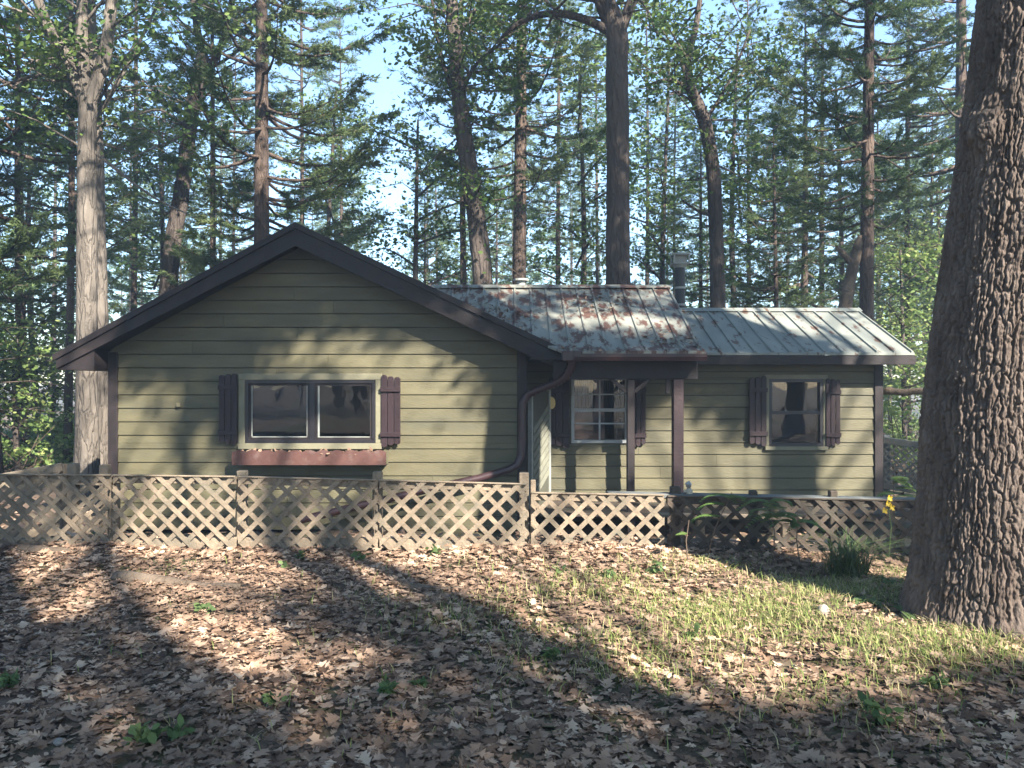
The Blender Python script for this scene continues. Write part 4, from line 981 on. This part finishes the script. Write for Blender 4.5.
for i, (x, y, lab) in enumerate(shade):
    cl = clumps[i]; base = Vector((x, y, g(x, y))); root = empty('oak_tree', base, lab, 'tree', 'unseen oaks shaping the shade'); mb = MB()
    top = max([p.z for p in cl]+[14])
    mb.tube([base-Vector((0, 0, .1)), base+Vector((.1, 0, 4)), base+Vector((-.1, .1, 9)), base+Vector((0, 0, top))], [.32, .26, .2, .05], 12, .1, i)
    C = []
    for j, p in enumerate(cl):
        if j % 24 == 0:
            z0 = max(5, p.z-4.5); mb.tube([base+Vector((0, 0, z0)), (base+Vector((0, 0, z0))).lerp(p, .55)+Vector((0, 0, .4)), p], [.06, .035, .01], 5, cap=False)
        
        if i < n0: C.append(np.array(p)+rng.normal(0, 1, (34, 3))*np.array([.19, .19, .14]))
        else: C.append(np.array(p)+rng.normal(0, 1, (40, 3))*np.array([.32, .32, .2]))
    if not C: C = [np.array(base)+np.array([0, 0, 12])+rng.normal(0, 1.5, (500, 3))]
    mb.build('trunk', M['bark'], root, smooth=True)
    link('crown', leaf_mesh('crown', np.concatenate(C)-np.array(base), .15), M['oakleaf'], root)

# ------------------------------------------------------------------ leaf litter
def oak_leaf_litter(N_, xr, yr, size, simple=False, fn=None):
    x = rng.uniform(*xr, N_); y = rng.uniform(*yr, N_)
    if fn is not None: k = fn(x, y); x = x[k]; y = y[k]
    n = len(x); z = gz(x, y)+rng.uniform(.002, .035, n)
    if simple: ts = np.array([0, .35, .7, 1]); ws = np.array([.02, .30, .26, .0])
    else: ts = np.array([0, .14, .27, .38, .52, .63, .76, .88, 1]); ws = np.array([.015, .07, .30, .12, .38, .16, .30, .13, .02])
    m_ = len(ts); s = size*rng.uniform(.65, 1.35, n); c1 = rng.normal(0, .45, n); c2 = rng.normal(0, .8, n)
    a = rng.uniform(0, 2*np.pi, n); tilt = rng.normal(0, .22, n); roll = rng.normal(0, .28, n)
    u = np.tile(ts, 3)-.5; jit = rng.uniform(.7, 1.3, (n, m_)); W = np.concatenate([-(ws*jit), np.zeros((n, m_)), ws*np.roll(jit, 1, 1)], 1)
    U = np.tile(u, (n, 1)); U = U+np.concatenate([np.tile(np.where(ws > .2, .05, -.02), (n, 1)), np.zeros((n, m_)), np.tile(np.where(ws > .2, .05, -.02), (n, 1))], 1)
    Zl = c1[:, None]*U**2+c2[:, None]*W**2+.10*np.abs(W)
    U = U*s[:, None]; W = W*s[:, None]; Zl = Zl*s[:, None]
    # tilt about W axis, roll about U axis
    ct, st = np.cos(tilt)[:, None], np.sin(tilt)[:, None]; U2 = U*ct-Zl*st; Z2 = U*st+Zl*ct
    cr_, sr = np.cos(roll)[:, None], np.sin(roll)[:, None]; W2 = W*cr_-Z2*sr; Z3 = W*sr+Z2*cr_
    ca, sa = np.cos(a)[:, None], np.sin(a)[:, None]
    Xw = x[:, None]+U2*ca-W2*sa; Yw = y[:, None]+U2*sa+W2*ca; Zw = z[:, None]+Z3*.8
    Zw = np.maximum(Zw, gz(x, y)[:, None]-.004)
    V = np.stack([Xw, Yw, Zw], -1).reshape(-1, 3)
    q = []
    for r_ in (0, 1):
        for i in range(m_-1): q.append([r_*m_+i, r_*m_+i+1, (r_+1)*m_+i+1, (r_+1)*m_+i])
    q = np.array(q).ravel(); Fq = (np.arange(n)[:, None]*3*m_+q[None, :]).ravel()
    return V, Fq
def inview(x, y): return (np.abs(x) < .72*y+1.6)
def keep_grass(x, y):   # thinner leaves in the grassy patch
    gpx = np.exp(-(((x-2.6)/1.7)**2+((y-5.2)/1.0)**2)); return inview(x, y) & (rng.random(len(x)) > .62*gpx) & (np.hypot(x-cxs[10], y-Yt) > .45)
V1, F1 = oak_leaf_litter(40000, (-6.5, 6.5), (2.4, 7.6), .080, fn=keep_grass)
lit1 = link('leaf_litter', np_mesh('leaf_litter', V1, F1, 4), M['litter']); tag(lit1, 'carpet of dry brown oak leaves covering the ground before the fence', 'dead leaves', kind='stuff')
V4, F4 = oak_leaf_litter(2600, (-6, 6), (6.85, 7.14), .078, fn=inview); V4[:, 2] += np.repeat(rng.uniform(0, .05, len(V4)//27), 27)*np.clip((V4[:, 1]-6.8)*4, 0, 1)
lit4 = link('leaf_litter', np_mesh('leaf_drift', V4, F4, 4), M['litter']); tag(lit4, 'dry leaves drifted against the foot of the lattice fence', 'dead leaves', kind='stuff')
V3, F3 = oak_leaf_litter(34000, (-6.5, 6.5), (2.4, 7.6), .030, simple=True, fn=inview); V3[:, 2] += .008
lit3 = link('leaf_litter', np_mesh('leaf_crumbs', V3, F3, 4), M['litter']); tag(lit3, 'broken leaf crumbs and bits among the oak leaves', 'dead leaves', kind='stuff')
nn_ = 9000; xx = rng.uniform(-6, 6, nn_); yy = rng.uniform(2.6, 7.5, nn_); kk = inview(xx, yy); xx = xx[kk]; yy = yy[kk]; aa = rng.uniform(0, 6.28, len(xx)); Lh = rng.uniform(.02, .07, len(xx)); dx_ = np.cos(aa)*Lh; dy_ = np.sin(aa)*Lh; zz_ = gz(xx, yy)+rng.uniform(.012, .04, len(xx)); dz1 = rng.normal(0, .008, len(xx)); wq = rng.uniform(.001, .0022, len(xx))
Vt = np.stack([np.stack([xx-dx_+wq*np.sin(aa), yy-dy_-wq*np.cos(aa), zz_-dz1], -1), np.stack([xx-dx_-wq*np.sin(aa), yy-dy_+wq*np.cos(aa), zz_-dz1], -1), np.stack([xx+dx_-wq*np.sin(aa), yy+dy_+wq*np.cos(aa), zz_+dz1], -1), np.stack([xx+dx_+wq*np.sin(aa), yy+dy_-wq*np.cos(aa), zz_+dz1], -1)], 1).reshape(-1, 3)
tg = link('twigs', np_mesh('twigs', Vt, np.arange(len(Vt)), 4), M['twine']); tag(tg, 'fine dead twigs and pine needles lying in the leaf litter', 'twigs', kind='stuff')
V2, F2 = oak_leaf_litter(30000, (-14, 14), (-3, 26), .12, simple=True, fn=lambda x, y: ~((np.abs(x) < 6.5) & (y > 2.4) & (y < 7.6)) & ~((x > GX0) & (x < 5.2) & (y > YW)) & ((y < 12) | (rng.random(len(x)) < .4)))
lit2 = link('leaf_litter', np_mesh('leaf_litter_far', V2, F2, 4), M['litter']); tag(lit2, 'thinner scatter of dead leaves around and behind the fence', 'dead leaves', kind='stuff')
# leaves and needles caught in the window box
n = 160; bx = rng.uniform(x0+.06, x1-.06, n) if False else rng.uniform(P(236, 0, 10).x, P(382, 0, 10).x, n)
C = np.stack([bx, rng.uniform(YW-.27, YW-.06, n), np.full(n, P(0, 453, YW-.28).z-.02)+rng.uniform(0, .035, n)], -1)
lb = link('leaf_litter', leaf_mesh('box_leaves', C, .07), M['litter']); tag(lb, 'dry leaves lying in the red window box', 'dead leaves', kind='stuff')

# roof debris
def roof_z(y): return np.where(y < kY, PZE+(kZ-PZE)*(y-PYE)/(kY-PYE), kZ+(PZR-kZ)*(y-kY)/(PYR-kY))
nn = 2600; x = rng.uniform(-1.2, PX1, nn); y = rng.uniform(PYE+.03, PYR-.05, nn); nzv = np.sin(x*3.1+y*2)+np.sin(x*1.3-y*4+1)+rng.normal(0, .5, nn)-(x-.2)*.35; k_ = (nzv > .55) & (x > pleft(2.0)-2)
zmain = np.where(x > RX, RZ-(x-RX)*sR, 0); zz = roof_z(y); k_ &= (zz > zmain)
C = np.stack([x[k_], y[k_], zz[k_]+.008], -1); rl = link('leaf_litter', leaf_mesh('roof_leaves', C, .06, flat=.15, droop=0), M['litter']); tag(rl, 'dead leaves and needles scattered over the porch roof', 'dead leaves', kind='stuff')

# ------------------------------------------------------------------ grass
def blades(C, h, w, lean=.5):
    n = len(C); a = rng.uniform(0, 6.28, n); d = np.stack([np.cos(a), np.sin(a), np.zeros(n)], -1); s = np.stack([-np.sin(a), np.cos(a), np.zeros(n)], -1); H = h*rng.uniform(.5, 1.4, (n, 1)); l = lean*rng.uniform(.2, 1.3, (n, 1))
    up = np.array([0, 0, 1.]); m1 = C+up*H*.55+d*H*l*.25; tip = C+up*H*(1-.25*l)+d*H*l; W = s*w*.5
    V = np.stack([C-W, C+W, m1+W*.8, m1-W*.8, tip+W*.15, tip-W*.15], 1).reshape(-1, 3)
    return V, (np.arange(n)[:, None]*6+np.array([0, 1, 2, 3, 3, 2, 4, 5])[None]).ravel()
nn = 27000; x = rng.normal(2.3, 1.35, nn); y = rng.normal(5.3, .75, nn); k_ = (y < 7.1) & (y > 3) & (rng.random(nn) < np.clip(.55+.6*np.sin(x*3.1)*np.sin(y*4.3+1), .08, 1)); x = x[k_]; y = y[k_]
x2 = rng.uniform(-6, 6, 1500); y2 = rng.uniform(3, 7.15, 1500); k2 = (np.sin(x2*2.3+1)*np.sin(y2*3.1) > .45); x = np.r_[x, x2[k2]]; y = np.r_[y, y2[k2]]
C = np.stack([x, y, gz(x, y)], -1); V, Fb = blades(C, .075, .006, 1.1)
gr = link('grass', np_mesh('grass', V, Fb, 4), M['grass']); tag(gr, 'sparse yellow green grass in the sunlit patch by the oak', 'grass', kind='stuff')

# ------------------------------------------------------------------ single plants and small things
def gp(px, py):   # ground point under a pixel
    y = CZ*F/(py-384)
    for _ in range(12): x = (px-512)*y/F; y = (CZ-g(x, y))*F/(py-384)
    x = (px-512)*y/F; return Vector((x, y, g(x, y)))
def weed(px, py, h, n, label, lsz=.052, mtl='weed', name='weed', cat='plant', group='green weeds in the leaf litter'):
    p = gp(px, py); root = empty(name, p, label, cat, group); st = MB(); C = []
    for i in range(n):
        a = rnd.uniform(0, 6.28); e = p+Vector((math.cos(a)*h*rnd.uniform(.2, .8), math.sin(a)*h*rnd.uniform(.2, .8), h*rnd.uniform(.5, 1))); st.tube([p, p.lerp(e, .5)+Vector((0, 0, h*.15)), e], [.003, .0025, .0015], 4)
        for q in (e, p.lerp(e, .6)+Vector((0, 0, h*.12))): C += [np.array(q)+rng.normal(0, .012, 3) for _ in range(3)]
    st.build('stem', M['weed'], root); C = np.array(C)-np.array(p); link('leaves', leaf_mesh('leaves', C, lsz, flat=.8), M[mtl], root); return root
for px, py, h, n, lab in [(432, 558, .09, 5, 'small green weed by the fence below the middle post'), (360, 562, .08, 5, 'weed just left of the middle fence post foot'), (300, 560, .07, 4, 'low weed before the fence under the window box'),
                          (285, 570, .05, 4, 'tiny weed in front of the left lattice'), (560, 575, .08, 4, 'light green sprout in front of the porch fence'), (608, 580, .08, 4, 'pale sprout with broad leaves before the porch fence'),
                          (655, 575, .10, 5, 'leafy sprout right of the broad leaved one near the fence'), (382, 700, .07, 5, 'seedling in the leaves at lower centre left'), (140, 748, .09, 7, 'spreading green seedling at the bottom left'),
                          (178, 740, .06, 4, 'second seedling beside the spreading one at the bottom left'), (8, 690, .08, 6, 'green sprig at the left edge of the frame'), (420, 690, .06, 4, 'small seedling right of the lower centre one'), (205, 615, .06, 4, 'small green sprig left of the sunlit leaf patch'),
                          (880, 728, .11, 7, 'low fern like plant in the shade at lower right'), (555, 660, .05, 4, 'tiny seedling in the middle of the leaves'), (935, 690, .07, 5, 'small weed at the foot of the oak root'), (275, 705, .05, 4, 'tiny sprig in shaded leaves left of centre'), (690, 640, .06, 4, 'sprout in the sunlit grass centre right')]:
    weed(px, py, h, n, lab)
# broad leaf plants near oak
def broad(px, py, label, n, s):
    p = gp(px, py); mb = MB(); root = empty('broadleaf_plant', p, label, 'plant', 'broad leaved plants by the oak'); st = MB()
    for i in range(n):
        a = rnd.uniform(0, 6.28) if n > 3 else rnd.choice((0.3, 2.8, 1.5))+rnd.uniform(-.3, .3); d = Vector((math.cos(a), math.sin(a), 0)); sd = Vector((-d.y, d.x, 0)); b0 = p+Vector((0, 0, .03)); st.tube([p, b0+d*.02], [.004, .003], 4)
        rows = []
        for k_ in range(7):
            t = k_/6; w = s*.26*math.sin(math.pi*min(.97, t*.9+.08)); c_ = b0+d*(s*t)+Vector((0, 0, s*(.55*t-.6*t*t))); rows.append((c_-sd*w+Vector((0, 0, w*.3)), c_, c_+sd*w+Vector((0, 0, w*.3))))
        for r0, r1 in zip(rows, rows[1:]):
            mb.add([r0[0], r0[1], r1[1], r1[0]], [(0, 1, 2, 3)]); mb.add([r0[1], r0[2], r1[2], r1[1]], [(0, 1, 2, 3)])
    st.build('stem', M['weed'], root); mb.build('leaves', M['weed'], root, smooth=True)
broad(868, 607, 'broad leaved plant in the grass left of the oak', 7, .13); broad(905, 618, 'broad flat leaves at the foot of the oak', 6, .16); broad(878, 560, 'leafy plant between the tuft and oak', 7, .13); broad(888, 585, 'small broad plant close to the oak roots', 4, .12)
# dark ornamental grass tuft in front of the right fence
p = gp(848, 578); n = 420; a = rng.uniform(0, 6.28, n); rr = rng.uniform(0, .16, n); C = np.array(p)+np.stack([np.cos(a)*rr, np.sin(a)*rr*.8, np.zeros(n)], -1)
V, Fb = blades(C, .33, .008, 1.3); t_ = link('grass_tuft', np_mesh('grass_tuft', V-np.array(p), Fb, 4), M['weed']); t_.location = p; tag(t_, 'tall dark green grass tuft before the right lattice fence', 'plant')
# saplings with arching compound leaves
def sapling(px, pyb, top, label, seed, fronds=5, flen=.35, group='thin saplings at the right fence', name='sapling', Yo=None):
    p = gp(px, pyb) if Yo is None else Vector(((px-512)*Yo/F, Yo, g((px-512)*Yo/F, Yo))); py = random.Random(seed); root = empty(name, p, label, 'plant', group); e = P(top[0], top[1], p.y); st = MB(); lf = []
    mid = p.lerp(e, .5)+Vector((py.uniform(-.04, .04), 0, 0)); pts = [p, mid, e]; st.tube(pts, [.006, .005, .003], 5)
    for i in range(fronds):
        b0 = mid.lerp(e, py.uniform(.3, 1)); a = py.uniform(0, 6.28); d = Vector((math.cos(a), math.sin(a)*.7, 0)); L_ = flen*py.uniform(.6, 1.1); prev = b0; 
        for k_ in range(1, 13):
            t = k_/12; q = b0+d*L_*t+Vector((0, 0, L_*(.45*t-.65*t*t))); 
            st.tube([prev, q], [.0022, .002], 3, cap=False); sd = Vector((-d.y, d.x, 0))
            for s in (-1, 1):
                w = .10*math.sin(math.pi*(t*.85+.1)); dd = (sd*s+d*.4).normalized(); t0 = q; t1 = q+dd*w+Vector((0, 0, -.01)); tw_ = d*.015
                lf.append((t0-tw_, t0+tw_, t0.lerp(t1, .6)+tw_*1.1, t1, t0.lerp(t1, .6)-tw_*1.1))
            prev = q
    st.build('stem', M['twine'], root); mb = MB()
    for l in lf: mb.add(l, [(0, 1, 2, 3, 4)])
    mb.build('leaves', M['fern'], root); return root
sapling(706, 562, (732, 492), 'thin leaning sapling arching over the fence left of centre post', 1, 5, .26)
sapling(773, 566, (768, 500), 'sapling with drooping leaflets in front of the right lattice', 2, 8, .36)
sapling(800, 565, (798, 515), 'low leafy sapling beside the dark grass tuft', 3, 6, .3)
sapling(688, 563, (689, 520), 'bare short sapling stalk before the right fence', 4, 1, .12)
sapling(894, 560, (893, 476), 'fern fronds showing over the fence beside the oak', 5, 10, .28, name='fern', group='ferns', Yo=8.0)
# yellow flower over the fence rail
p = P(888, 503, 7.05); b0 = Vector((p.x, p.y, g(p.x, p.y))); fl = empty('flower', b0, 'yellow flower hanging at the right fence rail beside the oak', 'flower'); mb = MB(); mb.tube([b0, b0.lerp(p, .6)+Vector((.03, 0, 0)), p], [.004, .004, .003], 5); mb.build('stem', M['weed'], fl)
mb = MB()
for c_ in (p, p+Vector((-.03, 0, -.06)), p+Vector((.02, .01, .05)), p+Vector((.03, -.01, -.03))):
    for i in range(9):
        a = 6.28*i/9; d = Vector((math.cos(a), -.35, math.sin(a))).normalized(); s = d.cross(Vector((0, 1, 0))).normalized(); L_ = .028; d.z -= .35*(i % 3)
        mb.add([c_, c_+d*L_*.6+s*.010, c_+d*L_, c_+d*L_*.6-s*.010], [(0, 1, 2, 3)])
mb.build('petals', M['flower'], fl)
# half buried logs and sticks
def log(a, b, r, label, name='log', m='deadlog', cat='log', flat=.6):
    a = gp(*a); b = gp(*b); mb = MB(); n = 9; pts = [a.lerp(b, i/n) for i in range(n+1)]
    for p_ in pts: p_.z = g(p_.x, p_.y)+r*.45+rnd.uniform(-.006, .006)
    mb.tube(pts, [r*(.75+.35*math.sin(1+i*.5)) for i in range(n+1)], 12, .2, int(a.x*100)); o = mb.build(name, M[m], None, smooth=True); tag(o, label, cat); return o
log((116, 580), (240, 590), .055, 'half buried grey log in the leaves before the left fence')
log((402, 589), (462, 591), .035, 'short grey log in the leaves left of picture centre')
log((675, 668), (677, 640), .010, 'dark upright stick leaning in the sunlit leaves', 'stick', 'twine', 'stick')
log((20, 553), (110, 556), .05, 'long dark log lying against the foot of the left fence')
# stones
def stone(px, py, r, label, sq=(1, .8, .6), Yo=None):
    p = gp(px, py) if Yo is None else Vector(((px-512)*Yo/F, Yo, g((px-512)*Yo/F, Yo))); import bmesh
    bm = bmesh.new(); bmesh.ops.create_icosphere(bm, subdivisions=3, radius=r)
    for v in bm.verts:
        n_ = math.sin(v.co.x*30/r*.1+px)*math.sin(v.co.y*28/r*.1)*.12+math.sin(v.co.z*50/r*.1+px*2)*.06; v.co = Vector((v.co.x*sq[0], v.co.y*sq[1], v.co.z*sq[2]))*(1+n_)
    me = bpy.data.meshes.new('stone'); bm.to_mesh(me); bm.free(); o = link('stone', me, M['stone']); o.location = p+Vector((0, 0, r*.3)); tag(o, label, 'stone'); return o
stone(823, 615, .055, 'pale stone in the sunlit grass left of the oak', (.8, .7, 1.1)); stone(366, 546, .09, 'whitish stone behind the lattice at the middle post', (1, .6, .7), 7.5)
stone(60, 744, .03, 'small pale stone in the bottom left leaves')
# little garden figure on the top board
p = P(689, 494.5, 7.30); fg = empty('garden_figure', p, 'little white and brown garden ornament on the grey rail by the porch post', 'ornament'); mb = MB()
prof = [(0, .028), (.012, .034), (.035, .034), (.05, .024), (.062, .018)]; mb.tube([p+Vector((0, 0, z)) for z, r in prof], [r for z, r in prof], 12); mb.tube([p+Vector((-.02, -.01, .03)), p+Vector((-.045, -.02, .028)), p+Vector((-.055, -.02, .045))], [.012, .011, .008], 8)
mb.build('body', mat('faded_plaster', (.42, .36, .28), .7, .2, 20), fg, smooth=True)
mb = MB(); hp = [(.060, .010), (.068, .022), (.082, .026), (.095, .020), (.102, .010)]; mb.tube([p+Vector((-.004, 0, z)) for z, r in hp], [r for z, r in hp], 12); mb.build('head', M['stone'], fg, smooth=True)
mb = MB(); mb.tube([p+Vector((-.004, 0, .094)), p+Vector((-.004, 0, .100)), p+Vector((0, 0, .115)), p+Vector((.004, 0, .125))], [.034, .03, .018, .006], 12); mb.build('hat', M['window_white'], fg, smooth=True)
# log pole nailed between the wing corner and the trees
mb = MB(); a = P(883, 391.5, 11.4); b = P(960, 392, 11.0); pts = [a.lerp(b, i/10)+Vector((0, 0, .012*math.sin(i*1.7))) for i in range(11)]; mb.tube(pts, [.05, .055, .045, .05, .048, .05, .042, .046, .04, .043, .04], 10, .12, 3)
pr_ = empty('log_rail', Vector((b.x, b.y, g(b.x, b.y))), 'grey log pole reaching from the wing corner towards the oak', 'pole'); mb.build('pole', M['deadlog'], pr_, smooth=True); mb = MB(); mb.tube([Vector((b.x, b.y+.07, g(b.x, b.y)-.1)), Vector((b.x, b.y+.07, b.z+.1))], [.06, .05], 10, .1, 3); mb.build('post', M['deadlog'], pr_, smooth=True)
# plank lying behind the right lattice
mb = MB(); mb.beam(P(660, 515, 8.2), P(800, 518, 8.2), .14, .035); mb.beam(P(700, 519, 8.2), P(700, 548, 8.2), .08, .08, up=(0, 1, 0)); mb.beam(P(785, 521, 8.2), P(785, 548, 8.2), .08, .08, up=(0, 1, 0)); o = mb.build('bench', M['wood'], None, bevel=.005); tag(o, 'low pale plank bench behind the right lattice fence', 'bench')
# ------------------------------------------------------------------ haze volume added for a bluish veil
m = bpy.data.materials.new('haze'); nt, N, L = nodes(m); out = N.new('ShaderNodeOutputMaterial'); pv = N.new('ShaderNodeVolumePrincipled'); pv.inputs['Color'].default_value = (.62, .80, 1, 1); pv.inputs['Density'].default_value = .0036; pv.inputs['Anisotropy'].default_value = .2
L.new(pv.outputs[0], out.inputs['Volume'])
HAZE = True
if HAZE:
    mb = MB(); mb.box(-110, 110, -30, 110, -4, 30); hz = mb.build('haze', m, None, kind='stuff'); tag(hz, 'thin bluish haze added to mimic a lens veil over the trees', 'haze')
